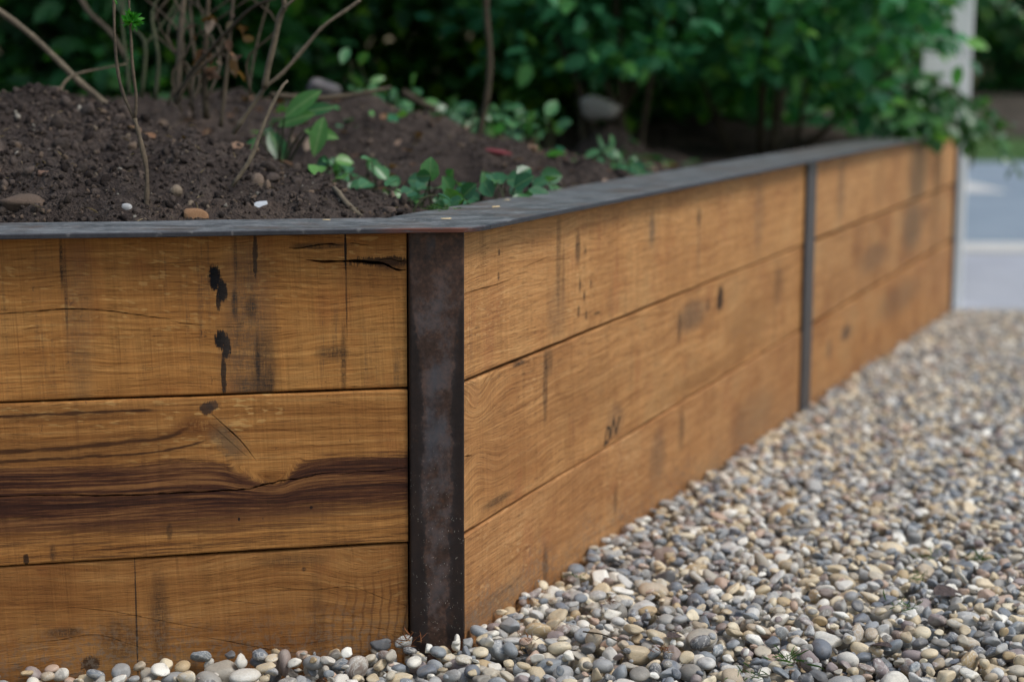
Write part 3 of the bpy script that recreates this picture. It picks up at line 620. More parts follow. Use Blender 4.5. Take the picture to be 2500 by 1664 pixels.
# ================================================================== stones: shared shapes
def stone_mesh(name, seed, kind, sub=3):
    b = bmesh.new(); bmesh.ops.create_icosphere(b, subdivisions=sub, radius=1.0); r = np.random.default_rng(seed)
    P = np.array([v.co[:] for v in b.verts]); 
    if kind == 'angular':
        for _ in range(9):
            nrm = r.normal(size=3); nrm /= np.linalg.norm(nrm); d = r.uniform(.52, .88); t = P @ nrm
            P = P - np.maximum(0, t - d)[:, None] * nrm * .92
        amp = .10
    elif kind == 'flint':
        P = P * (1 + .30 * np.sin(P[:, [0]] * r.uniform(1.5, 3) + r.uniform(0, 6)) * np.cos(P[:, [1]] * r.uniform(1.5, 3) + r.uniform(0, 6)))
        for _ in range(3):
            nrm = r.normal(size=3); nrm /= np.linalg.norm(nrm); t = P @ nrm; P = P - np.maximum(0, t - r.uniform(.55, .8))[:, None] * nrm * .9
        amp = .20
    else:
        e = r.uniform(.82, 1.0); P = np.sign(P) * np.abs(P) ** e; amp = .07
        P = P * (1 + .10 * P[:, [0]] * r.choice([-1, 1]))
    for k in range(3):
        w_ = r.normal(size=(3, 3)) * (1.3 + k); ph = r.uniform(0, 6, 3); P = P * (1 + amp / (k + 1) * np.sin(P @ w_ + ph).mean(1, keepdims=True))
    P = P / np.abs(P).max(0)
    for v, p_ in zip(b.verts, P): v.co = p_
    me = bpy.data.meshes.new(name); b.to_mesh(me); b.free(); smooth(me); return me
PEB = [stone_mesh('pebble_shape', 100 + i, k) for i, k in enumerate(['round'] * 5 + ['angular'] * 6 + ['flint'] * 7)]
for me in PEB: me.materials.append(M['pebble'])
CRB = [stone_mesh('crumb_shape', 200 + i, k, 2) for i, k in enumerate(['angular', 'flint', 'angular', 'flint', 'flint'])]
for me in CRB: me.materials.append(M['crumb'])
def gn_scatter(name, shapes, pos, rot, scl, ids, parent=None):
    me = bpy.data.meshes.new(name); me.from_pydata([tuple(map(float, p_)) for p_ in pos], [], [])
    a = me.attributes.new('rot', 'FLOAT_VECTOR', 'POINT'); a.data.foreach_set('vector', np.asarray(rot, np.float32).ravel())
    a = me.attributes.new('scl', 'FLOAT_VECTOR', 'POINT'); a.data.foreach_set('vector', np.asarray(scl, np.float32).ravel())
    a = me.attributes.new('vid', 'INT', 'POINT'); a.data.foreach_set('value', np.asarray(ids, np.int32))
    ng = bpy.data.node_groups.new(name, 'GeometryNodeTree')
    ng.interface.new_socket('Geometry', in_out='INPUT', socket_type='NodeSocketGeometry'); ng.interface.new_socket('Geometry', in_out='OUTPUT', socket_type='NodeSocketGeometry')
    N = ng.nodes.new; gi = N('NodeGroupInput'); go = N('NodeGroupOutput'); iop = N('GeometryNodeInstanceOnPoints'); gi2 = N('GeometryNodeGeometryToInstance')
    for me_ in reversed(shapes):
        o_ = bpy.data.objects.new(me_.name, me_); oi = N('GeometryNodeObjectInfo'); oi.inputs['Object'].default_value = o_; oi.inputs['As Instance'].default_value = True
        ng.links.new(oi.outputs['Geometry'], gi2.inputs[0])
    def attr(nm, t):
        n_ = N('GeometryNodeInputNamedAttribute'); n_.data_type = t; n_.inputs[0].default_value = nm; return n_.outputs[0]
    ng.links.new(gi.outputs[0], iop.inputs['Points']); ng.links.new(gi2.outputs[0], iop.inputs['Instance']); iop.inputs['Pick Instance'].default_value = True
    ng.links.new(attr('vid', 'INT'), iop.inputs['Instance Index']); ng.links.new(attr('rot', 'FLOAT_VECTOR'), iop.inputs['Rotation']); ng.links.new(attr('scl', 'FLOAT_VECTOR'), iop.inputs['Scale'])
    ng.links.new(iop.outputs[0], go.inputs[0])
    o = link(name, me, None, parent); md = o.modifiers.new('scatter', 'NODES'); md.node_group = ng; return o

def eul(e):
    cx, cy, cz = np.cos(e); sx, sy, sz = np.sin(e)
    return np.array([[cy * cz, sx * sy * cz - cx * sz, cx * sy * cz + sx * sz], [cy * sz, sx * sy * sz + cx * cz, cx * sy * sz - sx * cz], [-sy, sx * cy, cx * cy]])
# ---- gravel: settle pebbles one by one on a height map
RES = .0025; GX0, GX1, GY0, GY1 = -1.0, 2.75, 1.62, 6.42
HM = np.zeros((int((GX1 - GX0) / RES) + 2, int((GY1 - GY0) / RES) + 2), np.float32)
def make_gravel():
    N = 40000; pos = []; rot = []; scl = []; ids = []; cnt = 0
    U = rng.random((N * 6, 2)); ui = 0
    maxx = lambda y: .27 * y + .42
    while cnt < N and ui < N * 6 - 8:
        best = None
        for _ in range(4):
            u = U[ui]; ui += 1
            y = GY0 + .03 + u[1] ** 1.12 * (GY1 - GY0 - .06); xl = -.9 if y < 2.16 else CX + (y - CY) * .3986
            x = xl + u[0] * (maxx(y) - xl)
            i, j = int((x - GX0) / RES), int((y - GY0) / RES); h = HM[i, j]
            if best is None or h < best[0]: best = (h, x, y)
        h, x, y = best
        if h > .046: continue
        a = float(np.clip(rng.lognormal(math.log(.0123), .34), .0055, .022)); bb = a * float(np.clip(rng.normal(.76, .11), .5, .98)); c = a * float(np.clip(rng.normal(.56, .12), .30, .85))
        if rng.random() < .28: q_ = float(rng.uniform(.35, .6)); a, bb, c = a * q_, bb * q_, c * q_
        e = (rng.normal(0, .30), rng.normal(0, .30), rng.uniform(0, 6.283))
        if rng.random() < .10: e = (rng.normal(0, .9), rng.normal(0, .9), e[2])
        R = eul(e); Q = R @ np.diag([a * a, bb * bb, c * c]) @ R.T
        # keep clear of the planks
        sup = max(math.sqrt(nL[:2] @ Q[:2, :2] @ nL[:2]) + .002, 0); sur = math.sqrt(nR @ Q[:2, :2] @ nR)
        ol = (x - CX) * nL[0] + (y - CY) * nL[1]; orr = (x - CX) * nR[0] + (y - CY) * nR[1]
        pl = .009 if (x - CX) * dL[0] + (y - CY) * dL[1] > -.085 else .001
        if ol < sup + pl and orr < sur + .001: continue
        if y > 6.40 or x > maxx(y): continue
        A = np.linalg.inv(Q); rx, ry = math.sqrt(Q[0, 0]), math.sqrt(Q[1, 1])
        i0, i1 = max(0, int((x - rx - GX0) / RES)), int((x + rx - GX0) / RES) + 1; j0, j1 = max(0, int((y - ry - GY0) / RES)), int((y + ry - GY0) / RES) + 1
        gx = (np.arange(i0, i1 + 1) * RES + GX0 - x)[:, None]; gy = (np.arange(j0, j1 + 1) * RES + GY0 - y)[None, :]
        sub = HM[i0:i1 + 1, j0:j1 + 1]; gx = gx[:sub.shape[0]]; gy = gy[:, :sub.shape[1]]
        B = A[0, 2] * gx + A[1, 2] * gy; Cc = A[0, 0] * gx * gx + 2 * A[0, 1] * gx * gy + A[1, 1] * gy * gy - 1
        D = B * B - A[2, 2] * Cc; ok = D > 0
        if not ok.any(): continue
        sq = np.sqrt(np.maximum(D, 0)); zl = (-B - sq) / A[2, 2]; zu = (-B + sq) / A[2, 2]
        gap = np.where(ok, sub - zl, -9); 
        z = float(np.partition(gap.ravel(), -3)[-3]) if ok.sum() > 8 else float(gap.max())
        z -= .0012
        if z + c > .061: continue
        HM[i0:i1 + 1, j0:j1 + 1] = np.where(ok, np.maximum(sub, z + zu), sub)
        pos.append((x, y, z)); rot.append(e); scl.append((a, bb, c)); ids.append(int(rng.integers(len(PEB)))); cnt += 1
    return np.array(pos), np.array(rot), np.array(scl), np.array(ids)
pos, rot, scl, ids = make_gravel()
ci = np.minimum(((pos[:, 0] - GX0) / RES).astype(int), HM.shape[0] - 1); cj = np.minimum(((pos[:, 1] - GY0) / RES).astype(int), HM.shape[1] - 1)
top = pos[:, 2] + scl[:, 2] * .8 >= HM[ci, cj] - .003
print('GRAVEL', len(pos), 'mean top', float(np.mean(HM[ci, cj])), 'open', int(top.sum()))
wpos = pos.copy(); wpos[:, 2] += gz(pos[:, 1]) - .043
yc_ = wpos[:, 1] * math.cos(PITCH) - (wpos[:, 2] - CAMZ) * math.sin(PITCH); zc_ = wpos[:, 1] * math.sin(PITCH) + (wpos[:, 2] - CAMZ) * math.cos(PITCH)
px = wpos[:, 0] / yc_ * 1.6947; py = zc_ / yc_ * 1.6947
inf = (np.abs(px) < .5) & (np.abs(py) < .3333) & top
show = np.where(inf, np.sqrt(scl[:, 0] * scl[:, 1]) / yc_, 0); big = np.argsort(-show)[:290]
for k in big:
    o = bpy.data.objects.new('pebble', PEB[ids[k]]); COL.objects.link(o); o.parent = drive
    o.location = wpos[k]; o.rotation_euler = rot[k]; o.scale = scl[k]
rest = np.ones(len(pos), bool); rest[big] = False
gr = gn_scatter('gravel', PEB, wpos[rest], rot[rest], scl[rest], ids[rest], drive); struct(gr, 'stuff')

# ---- crumbs and chips in the soil
def scatter_soil(n, seed):
    r = np.random.default_rng(seed); P = []; Rr = []; Sc = []; I = []
    x = r.uniform(-1.05, .75, n * 3); y = r.uniform(2.0, 4.3, n * 3); keep = (out_dist(x, y) < -.165) & (r.random(n * 3) < np.where(y < 3.0, 1, .45)); x, y = x[keep][:n], y[keep][:n]
    z = bed_z(x, y); s = np.clip(r.lognormal(math.log(.0019), .58, len(x)), .0012, .015); s *= np.where(x < -.55, 1.25, 1.0); s[:30] = r.uniform(.008, .015, 30)
    for i in range(len(x)):
        P.append((x[i], y[i], z[i] + s[i] * .15)); Rr.append(r.uniform(0, 6.28, 3)); Sc.append(s[i] * np.array([1, r.uniform(.6, .95), r.uniform(.45, .85)])); I.append(r.integers(len(CRB)))
    return gn_scatter('soil_crumbs', CRB, P, Rr, Sc, I, soil)
struct(scatter_soil(32000, 31), 'stuff')

# ================================================================== foliage
LEAF_V = np.array([(0, 0, 0), (.30, -.30, .05), (.30, 0, -.03), (.30, .30, .05), (.68, -.24, .03), (.68, 0, -.05), (.68, .24, .03), (1, 0, -.12)])
LEAF_F = np.array([(0, 2, 1, 1), (0, 3, 2, 2), (1, 2, 5, 4), (2, 3, 6, 5), (4, 5, 7, 7), (5, 6, 7, 7)])
LEAF_T = np.array([(0, 2, 1), (0, 3, 2), (1, 2, 5), (1, 5, 4), (2, 3, 6), (2, 6, 5), (4, 5, 7), (5, 6, 7)])
def leaves_mesh(name, org, dirs, nrm, size, wid=1.0, tri=LEAF_T, tv=LEAF_V):
    d = dirs / (np.linalg.norm(dirs, axis=1, keepdims=True) + 1e-9); s = np.cross(nrm, d); s /= np.linalg.norm(s, axis=1, keepdims=True) + 1e-9; u = np.cross(d, s)
    size = np.asarray(size)[:, None, None]
    V = org[:, None, :] + size * (tv[None, :, [0]] * d[:, None, :] + wid * tv[None, :, [1]] * s[:, None, :] + tv[None, :, [2]] * u[:, None, :])
    k = len(tv); F = tri[None] + (np.arange(len(org)) * k)[:, None, None]
    return mesh_fast(name, V.reshape(-1, 3), F.reshape(-1, 3), True)
def clump_leaves(r, cen, rad, nclump, per, size, sizevar=.35, shell=.45, spread=.16, droop=.12):
    """twig-like clumps through an ellipsoid crown"""
    v = r.normal(size=(nclump, 3)); v /= np.linalg.norm(v, axis=1, keepdims=True); q = shell + (1 - shell) * r.random(nclump) ** .6
    q *= 1 + .22 * np.sin(v[:, 0] * 5 + cen[0] * 3) * np.cos(v[:, 2] * 4 + v[:, 1] * 3)
    cc = np.array(cen) + v * q[:, None] * np.array(rad); td = v + r.normal(0, .55, (nclump, 3)) + np.array([0, 0, -.10]); td[:, 2] *= .45; td /= np.linalg.norm(td, axis=1, keepdims=True)
    t = r.uniform(-1, 1, (nclump, per)); side = r.normal(size=(nclump, per, 3))
    org = cc[:, None] + td[:, None] * t[..., None] * spread + side * spread * .22
    d = td[:, None] * .7 + side * .8; d[..., 2] -= droop
    nr = r.normal(0, .42, (nclump, per, 3)); nr[..., 2] += .8; nr[..., 1] -= .45
    return org.reshape(-1, 3), d.reshape(-1, 3), nr.reshape(-1, 3), size * (1 + r.uniform(-sizevar, sizevar, nclump * per)), cc
def shrub(name, label, cat, base, cen, rad, nclump, per, size, mat, bark, seed, group=None, shell=.35, spread=.16, nst=7, keep=None, thick=.014):
    r = np.random.default_rng(seed); t = empty(name, base); tag(t, label, cat, group)
    org, d, nr, sz, cc = clump_leaves(r, np.array(cen), np.array(rad), nclump, per, size, shell=shell, spread=spread)
    if keep is not None: k = keep(org); org, d, nr, sz = org[k], d[k], nr[k], sz[k]
    link('crown', leaves_mesh('crown', org - np.array(base), d, nr, sz), mat, t)
    parts = []
    for k in range(nst):
        tip = cc[r.integers(len(cc))] - np.array(base); b0 = np.array([r.normal(0, .06), r.normal(0, .06), -.05]); mid = b0 * .5 + tip * .45 + r.normal(0, .07, 3)
        mid[2] = max(mid[2], .1); parts.append(tube([b0, mid, tip], thick * r.uniform(.6, 1.2), .003, 5))
    V, F = merge(parts); link('trunk', smooth(mesh_np('trunk', V, F)), bark, t); return t
G = 'evergreen shrubs of the hedge behind the bed'
wallside = lambda o: (out_dist(o[:, 0], o[:, 1]) < -.10) | (o[:, 2] > .60)
HB = [  # label, base, centre, radii, clumps
 ('tall dark evergreen shrub behind the soil heap at the far left', (-1.9, 6.3, .52), (-1.9, 6.2, 2.0), (1.5, 1.0, 1.75), 760, 'leaf_dark'),
 ('low dark evergreen shrub just behind the leaning branches', (-1.15, 5.6, .52), (-1.15, 5.5, 1.15), (.65, .5, .75), 300, 'leaf_dark'),
 ('dark evergreen shrub behind the bare brown stems', (-.75, 7.0, .55), (-.75, 6.9, 1.9), (1.1, .9, 1.7), 700, 'leaf_mid2'),
 ('brighter green shrub behind the thin brown upright stem', (.05, 6.9, .55), (.08, 6.7, 1.75), (.95, .95, 1.6), 640, 'leaf_mid2'),
 ('deep green shrub low behind the pale rock slab', (.85, 7.4, .55), (.80, 7.1, 1.7), (1.0, .9, 1.6), 520, 'leaf_mid'),
 ('dark shrub in the background between the far left hedge and the stems', (-1.35, 8.4, .55), (-1.35, 8.3, 2.2), (1.6, .8, 2.1), 700, 'leaf_dark'),
 ('dark shrub farthest back in the middle of the hedge', (.35, 8.7, .55), (.35, 8.6, 2.2), (1.6, .8, 2.1), 640, 'leaf_dark')]
for k, (lb, b_, c_, r_, nc, mt) in enumerate(HB):
    shrub('hedge_shrub', lb, 'shrub', b_, c_, r_, nc, 22, .075, M[mt], M['bark_brown'], 300 + k, G, spread=.17)
shrub('overhanging_shrub', 'leafy green shrub spilling over the far end of the steel cap', 'shrub', (.80, 5.6, .48), (.84, 5.65, 1.22), (.55, .80, .76), 260, 20, .066, M['leaf_mid'], M['bark_brown'], 321, None, keep=lambda o: wallside(o) & (o[:, 2] > .72 - .14 * np.clip((o[:, 0] - .85) / .3, 0, 1)), spread=.13)
shrub('garden_shrub', 'dense green shrub behind the middle of the right wall run', 'shrub', (.28, 5.2, .46), (.28, 5.2, 1.30), (.55, .62, .76), 230, 20, .062, M['leaf_mid'], M['bark_brown'], 322, None, keep=lambda o: wallside(o) & (o[:, 2] > .74), spread=.13)
for k, (x_, y_, lb) in enumerate([(5.2, 25.4, 'dark hedge tree on the bank across the road, left of three'), (7.4, 25.8, 'dark hedge tree on the bank across the road, beside the picture edge'), (3.0, 26.4, 'dark hedge tree across the road behind the white pier')]):
    shrub('roadside_tree', lb, 'tree', (x_, y_, .45), (x_, y_ - .2, 2.6), (1.7, 1.2, 2.5), 420, 24, .17, M['leaf_dark'], M['bark_brown'], 340 + k, 'trees on the bank across the road', spread=.35, thick=.08)

# single leaves as parts, shared mesh
def leaf_shape(name, kind):
    n = 7; V = []; F = []
    for i in range(n):
        t = i / (n - 1)
        w_ = {'ivy': .46 * math.sin(math.pi * min(1, t * .96 + .04)) ** .6 * (1.05 - .35 * t), 'laurel': .20 * math.sin(math.pi * t) ** .75}[kind]
        if kind == 'ivy' and i in (2, 4): w_ *= 1.12
        zc = -.16 * t * t
        for s, f in ((-1, 1), (-.5, .5), (0, 0), (.5, .5), (1, 1)): V.append((t, s * max(w_, .004), zc + .10 * f * f * (w_ / .4)))
    for i in range(n - 1):
        for j in range(4): F.append((i * 5 + j, (i + 1) * 5 + j, (i + 1) * 5 + j + 1, i * 5 + j + 1))
    return smooth(mesh_np(name, V, F))
IVY, LAU = leaf_shape('leaf', 'ivy'), leaf_shape('leaf', 'laurel'); IVY.materials.append(M['leaf_ivy']); LAU.materials.append(M['leaf_laurel'])
LAU2 = LAU.copy(); LAU2.materials.clear(); LAU2.materials.append(M['leaf_ivy'])
def put_leaf(parent, base, me, p_, d, nrm, size, wid=1.0):
    o = bpy.data.objects.new('leaf', me); COL.objects.link(o); o.parent = parent
    d = Vector(d).normalized(); s = Vector(nrm).cross(d)
    if s.length < 1e-4: s = Vector((1, 0, 0)).cross(d)
    s.normalize(); u = d.cross(s); q = Vector(p_) - Vector(base)
    m_ = Matrix(((d.x, s.x, u.x, q.x), (d.y, s.y, u.y, q.y), (d.z, s.z, u.z, q.z), (0, 0, 0, 1))); o.matrix_local = m_ @ Matrix.Diagonal((size, size * wid, size, 1)); return o
def ground(x, y): return float(bed_z(np.array([x]), np.array([y]))[0])
FC = 4236.85
def at(pxd, pyd, Yd):
    """modelling aid: the point at depth Yd seen at a given place of the survey photo grid (2356 wide)"""
    s_ = 2500 / 2356; u = (pxd * s_ - 1250) / FC; v = -(pyd * s_ - 832) / FC; c, s = math.cos(ROLL), math.sin(ROLL); u, v = u * c - v * s, u * s + v * c
    c, s = math.cos(PITCH), math.sin(PITCH); r_ = np.array([u, c + v * s, -s + v * c]); r_ *= Yd / r_[1]; return np.array([r_[0], r_[1], r_[2] + CAMZ])
def creeper(name, label, cat, spots, me, size, seed, group=None, mat=M['bark_green'], wid=1.0, lean=(0, -.5, .15)):
    """spots: leaf positions; stems run from the ground to each leaf"""
    r = np.random.default_rng(seed); c = np.mean(spots, 0); base = np.array([c[0], c[1], ground(c[0], c[1])]); t = empty(name, base); tag(t, label, cat, group); parts = []
    for p_ in spots:
        p_ = np.array(p_); d = np.array(lean) + r.normal(0, .6, 3); nr = np.array([0, -.75, .8]) + r.normal(0, .3, 3)
        put_leaf(t, base, me, p_, d, nr, size * r.uniform(.75, 1.25), wid)
        gxy = p_[:2] + r.normal(0, .03, 2) + np.array([0, .03]); g_ = np.array([gxy[0], gxy[1], min(p_[2] - .01, ground(*gxy)) - .01])
        link('stem', mesh_np('stem', *tube([g_ - base, (g_ + p_) / 2 - base + r.normal(0, .008, 3), p_ - base], .0016, .001, 4, 5)), mat, t)
    return t
r_ = np.random.default_rng(55)
def spots(box_, n, Y0, Y1):
    return [at(r_.uniform(box_[0], box_[2]), r_.uniform(box_[1], box_[3]), r_.uniform(Y0, Y1)) for _ in range(n)]
creeper('ivy_plant', 'low ivy with pale blue-green leaves just behind the corner of the wall', 'ivy', spots((880, 400, 1090, 484), 34, 2.52, 2.9), IVY, .029, 401)
creeper('ivy_plant', 'small ivy plant at the foot of the soil heap, left of the corner ivy', 'ivy', spots((725, 368, 890, 432), 22, 2.75, 3.0), IVY, .027, 402)
creeper('ivy_plant', 'ivy with one tall upright dark leaf beside the steel cap', 'ivy', [at(1215, 440, 2.75)] + spots((1110, 398, 1245, 448), 15, 2.65, 2.95), IVY, .032, 403)
creeper('seedling', 'single pale oval leaf standing against the back of the cap', 'seedling', [at(1262, 418, 2.85), at(1290, 432, 2.95)], LAU2, .045, 404, wid=1.6)
creeper('laurel_seedling', 'three-leaved green seedling on the soil near the middle of the cap', 'seedling', spots((1380, 340, 1500, 398), 16, 3.5, 3.8), LAU2, .042, 405, wid=1.7)
creeper('bramble', 'bright green leaves on the crest of the far soil heap', 'bramble', spots((1000, 238, 1135, 305), 30, 3.85, 4.1), LAU2, .046, 406, wid=1.9)
creeper('bramble', 'green leaves on the far soil heap right of the thin stem', 'bramble', spots((1130, 250, 1300, 325), 28, 3.9, 4.2), LAU2, .046, 407, wid=1.7)
creeper('bramble', 'long drooping leaves beside the grey log', 'bramble', [at(800, 110, 3.9), at(830, 150, 3.9), at(850, 190, 3.9)] + spots((800, 190, 960, 250), 18, 3.8, 4.1), LAU2, .050, 408, wid=1.1)
# laurel sprig
cL = [at(590, 315, 2.95), at(640, 290, 2.95), at(655, 270, 2.92), at(700, 300, 2.92), at(745, 268, 2.9), at(620, 300, 3.0), at(690, 262, 2.95)]
b_ = np.array([at(640, 330, 2.97)[0], 2.97, ground(at(640, 330, 2.97)[0], 2.97)]); t = empty('laurel_sprig', b_); tag(t, 'laurel sprig with long glossy leaves growing on the slope of the soil heap', 'laurel')
for k, (p_, d) in enumerate(zip(cL, [(-.3, -.3, -.7), (.7, -.2, .3), (.6, -.1, .5), (.8, -.2, -.1), (-.2, -.3, -.8), (.3, -.4, -.5), (.9, -.1, .25)])): put_leaf(t, b_, LAU, p_, d, (.1, -.8, .6), (.060 + .008 * (k % 3)), 1.1)
for p_ in cL: link('stem', mesh_np('stem', *tube([np.array((0, 0, -.02)), (p_ - b_) * .5 + np.array((0, 0, .01)), p_ - b_], .0022, .0014, 5, 6)), M['bark_green'], t)
# overhanging spray at the wall end: twigs with single leaves
def spray(name, label, paths, nleaf, size, seed, me=LAU2, wid=1.7):
    r = np.random.default_rng(seed); base = np.array(paths[0][0]); t = empty(name, base); tag(t, label, 'branch', 'twigs hanging over the wall end'); parts = []
    for pts in paths:
        P = smoothpath(pts, 24); parts.append(tube([p_ - base for p_ in pts], .0045, .0015, 5))
        for k in range(nleaf):
            i = int(r.uniform(3, 23)); p_ = P[i] + r.normal(0, .006, 3); tg = P[min(23, i + 1)] - P[i - 1]; tg /= np.linalg.norm(tg)
            d = tg * .5 + r.normal(0, .6, 3) + np.array((0, 0, -.25)); put_leaf(t, base, me, p_, d, r.normal(0, .45, 3) + np.array((0, -.3, 1)), size * r.uniform(.7, 1.2), wid)
    for V, F in parts: link('stem', mesh_np('stem', V, F), M['bark_brown'], t)
spray('leafy_branch', 'leafy twig reaching out past the white pier over the road', [[at(2080, 150, 5.9), at(2180, 200, 5.95), at(2260, 250, 6.0), at(2330, 290, 6.0)], [at(2180, 200, 5.95), at(2240, 270, 5.9), at(2300, 340, 5.9), at(2356, 405, 5.9)]], 34, .052, 411)
spray('leafy_branch', 'leafy twig drooping over the top of the far oak plank', [[at(2020, 210, 5.7), at(2100, 260, 5.7), at(2140, 290, 5.65), at(2155, 322, 5.6)], [at(2040, 230, 5.8), at(2140, 250, 5.9), at(2210, 285, 5.95), at(2240, 330, 5.95)], [at(2000, 240, 5.6), at(2080, 262, 5.7), at(2150, 280, 5.75), at(2200, 292, 5.8)], [at(2060, 180, 5.8), at(2130, 205, 5.9), at(2200, 240, 6.0), at(2250, 290, 6.0)]], 44, .060, 412)
spray('leafy_branch', 'leafy twigs massed over the cap just before the wall end', [[at(1900, 150, 5.6), at(1980, 200, 5.6), at(2060, 240, 5.6), at(2120, 262, 5.6)], [at(1900, 200, 5.4), at(1980, 250, 5.4), at(2050, 285, 5.4), at(2090, 300, 5.4)], [at(1980, 120, 5.7), at(2060, 160, 5.8), at(2130, 215, 5.9), at(2190, 262, 5.9)]], 46, .060, 415)
spray('leafy_branch', 'leafy twig crossing the front of the white pier near the top of the picture', [[at(2000, 60, 5.9), at(2080, 70, 5.95), at(2150, 55, 6.0), at(2185, 20, 6.0)], [at(2000, 120, 5.9), at(2090, 115, 5.95), at(2150, 95, 6.0), at(2195, 60, 6.0)]], 26, .050, 413)
spray('leafy_branch', 'leafy twig hanging into the top right corner of the picture', [[at(2260, -60, 6.2), at(2290, -10, 6.2), at(2330, 25, 6.2), at(2370, 45, 6.2)]], 26, .044, 414)
p0 = at(2238, 330, 5.95); tag(link('dead_sprig', mesh_np('dead_sprig', *tube([(0, 0, 0), (.003, 0, -.04), (-.004, 0, -.085)], .006, .004, 6, 8, .8, random)), M['bark_brown']), 'brown withered sprig hanging beside the white pier', 'sprig').location = p0

# ------------------------------------------------------------------ bare stems and twigs
def stems(name, label, cat, paths, mat, group=None, knob=.25, th=1.0):
    base = np.array(paths[0][0][0]); t = empty(name, base); tag(t, label, cat, group)
    for pts, a, b2 in paths: link('stem', smooth(mesh_np('stem', *tube([np.array(p_) - base for p_ in pts], a * th, b2 * th, 7, None, knob, random))), mat, t)
    return t, base
def c1(l, Y0, Y1):  # points read from the enlarged left quarter of the survey grid
    return [at(x_ / 2.7506 / 1.0611, y_ / 2.7506 / 1.0611, Y0 + (Y1 - Y0) * k / (len(l) - 1)) for k, (x_, y_) in enumerate(l)]
sap, sb = stems('sapling', 'thin forked sapling with a bright green leaf tuft, rising behind the left cap', 'sapling', [
    (c1([(980, 1560), (983, 1400), (985, 1150), (940, 930), (905, 800)], 2.30, 2.34), .0033, .0028), (c1([(905, 805), (830, 640), (790, 470), (770, 250), (765, 0), (760, -300)], 2.34, 2.38), .0024, .0018), (c1([(905, 805), (914, 650), (890, 450), (878, 230), (865, 0), (850, -300)], 2.34, 2.34), .0021, .0016)], M['bark_sapling'], knob=.5)
def tuft(parent, base, c, n, size, seed, mat, up_=.6, name='leaf_tuft'):
    r = np.random.default_rng(seed); d = r.normal(size=(n, 3)); d[:, 2] += up_; org = np.array(c) - np.array(base) + d * size * .15
    return link(name, leaves_mesh(name, org, d, r.normal(size=(n, 3)), np.full(n, size) * r.uniform(.5, 1.1, n), .8), mat, parent)
tuft(sap, sb, c1([(888, 190), (888, 150)], 2.34, 2.34)[1], 60, .0145, 5, M['leaf_tuft']); tuft(sap, sb, c1([(765, 4), (765, 0)], 2.37, 2.37)[1], 14, .006, 6, M['leaf_tuft'])
stems('bare_shrub', 'cluster of bare brown stems with withered leaves on the soil heap', 'shrub', [
    (c1([(1190, 690), (1205, 400), (1215, 200), (1240, -60)], 3.0, 3.1), .0095, .007), (c1([(1385, 800), (1370, 500), (1385, 250), (1400, -60)], 3.0, 3.0), .0085, .006), (c1([(1480, 850), (1510, 600), (1545, 200), (1570, -50)], 2.95, 3.0), .006, .004),
    (c1([(1190, 640), (1330, 430), (1540, 200), (1700, 50), (1850, -10)], 3.0, 2.9), .006, .004), (c1([(1270, 700), (1340, 560), (1300, 330), (1270, -50)], 3.1, 3.2), .005, .004), (c1([(1180, 700), (1300, 500), (1500, 330), (1560, 180)], 2.95, 2.95), .005, .003)], M['bark_brown'], th=.66)
tag(link('withered_leaves', leaves_mesh('withered_leaves', *(lambda r: (lambda n: (np.array([c1([(x_, y_), (x_, y_)], Yd, Yd)[0] for x_, y_, Yd in zip(r.choice([1580, 1560, 1340, 1400], n) + r.normal(0, 35, n), r.uniform(80, 560, n), r.uniform(2.93, 3.05, n))]), r.normal(size=(n, 3)) + np.array((0, 0, -1.2)), r.normal(size=(n, 3)), r.uniform(.012, .034, n)))(34))(np.random.default_rng(9))), M['leaf_dead']), 'withered curled leaves caught between the bare stems', 'dead leaves', kind='stuff')
stems('shrub_stems', 'group of slim greenish stems left of the bare brown cluster', 'shrub', [
    (c1([(1040, 670), (1065, 400), (1020, 120), (1070, -40)], 3.1, 3.2), .006, .004), (c1([(950, 660), (975, 300), (870, 170), (790, -30)], 3.2, 3.3), .006, .004), (c1([(870, 640), (850, 400), (820, 150), (840, -30)], 3.1, 3.2), .005, .003), (c1([(975, 300), (1060, 200), (1160, 60), (1200, -40)], 3.25, 3.3), .004, .003), (c1([(1730, 640), (1600, 860), (1560, 880)], 2.9, 2.95), .003, .002)], M['bark_green'], th=.66)
stems('forked_branch', 'pale forked branch leaning to the right above the soil heap', 'branch', [
    (c1([(1560, 1250), (1680, 1070), (1745, 900), (1810, 740), (1890, 590), (1930, 545)], 2.44, 2.5), .0034, .002), (c1([(1565, 900), (1730, 660), (1790, 580), (1900, 490), (2040, 330), (2170, 180), (2340, 60), (2420, 0)], 2.72, 2.75), .0034, .0026), (c1([(1775, 590), (1800, 450), (1835, 310), (1880, 110), (1910, 50), (1895, -40)], 2.72, 2.7), .0052, .004), (c1([(1905, 60), (1960, 10), (2010, -30)], 2.7, 2.7), .003, .002)], M['bark_grey'])
stems('leaning_branch', 'grey branch slanting down into the soil heap at the far left', 'branch', [(c1([(-100, 20), (0, 80), (200, 230), (400, 420), (520, 540), (640, 640), (760, 750)], 3.0, 2.95), .0075, .0085), (c1([(400, 640), (430, 560), (510, 500), (690, 460), (850, 430)], 2.9, 2.95), .004, .002)], M['bark_grey'], th=.68)
stems('leaning_branch', 'faint brown branch crossing the dark hedge at upper left', 'branch', [(c1([(520, -40), (600, 90), (700, 180), (770, 260), (860, 420)], 3.5, 3.4), .008, .007)], M['bark_brown'], th=.65)
def c2(l, Y0, Y1): return [at((800 + x_ / 2.7506) / 1.0611, y_ / 2.7506 / 1.0611, Y0 + (Y1 - Y0) * k / (len(l) - 1)) for k, (x_, y_) in enumerate(l)]
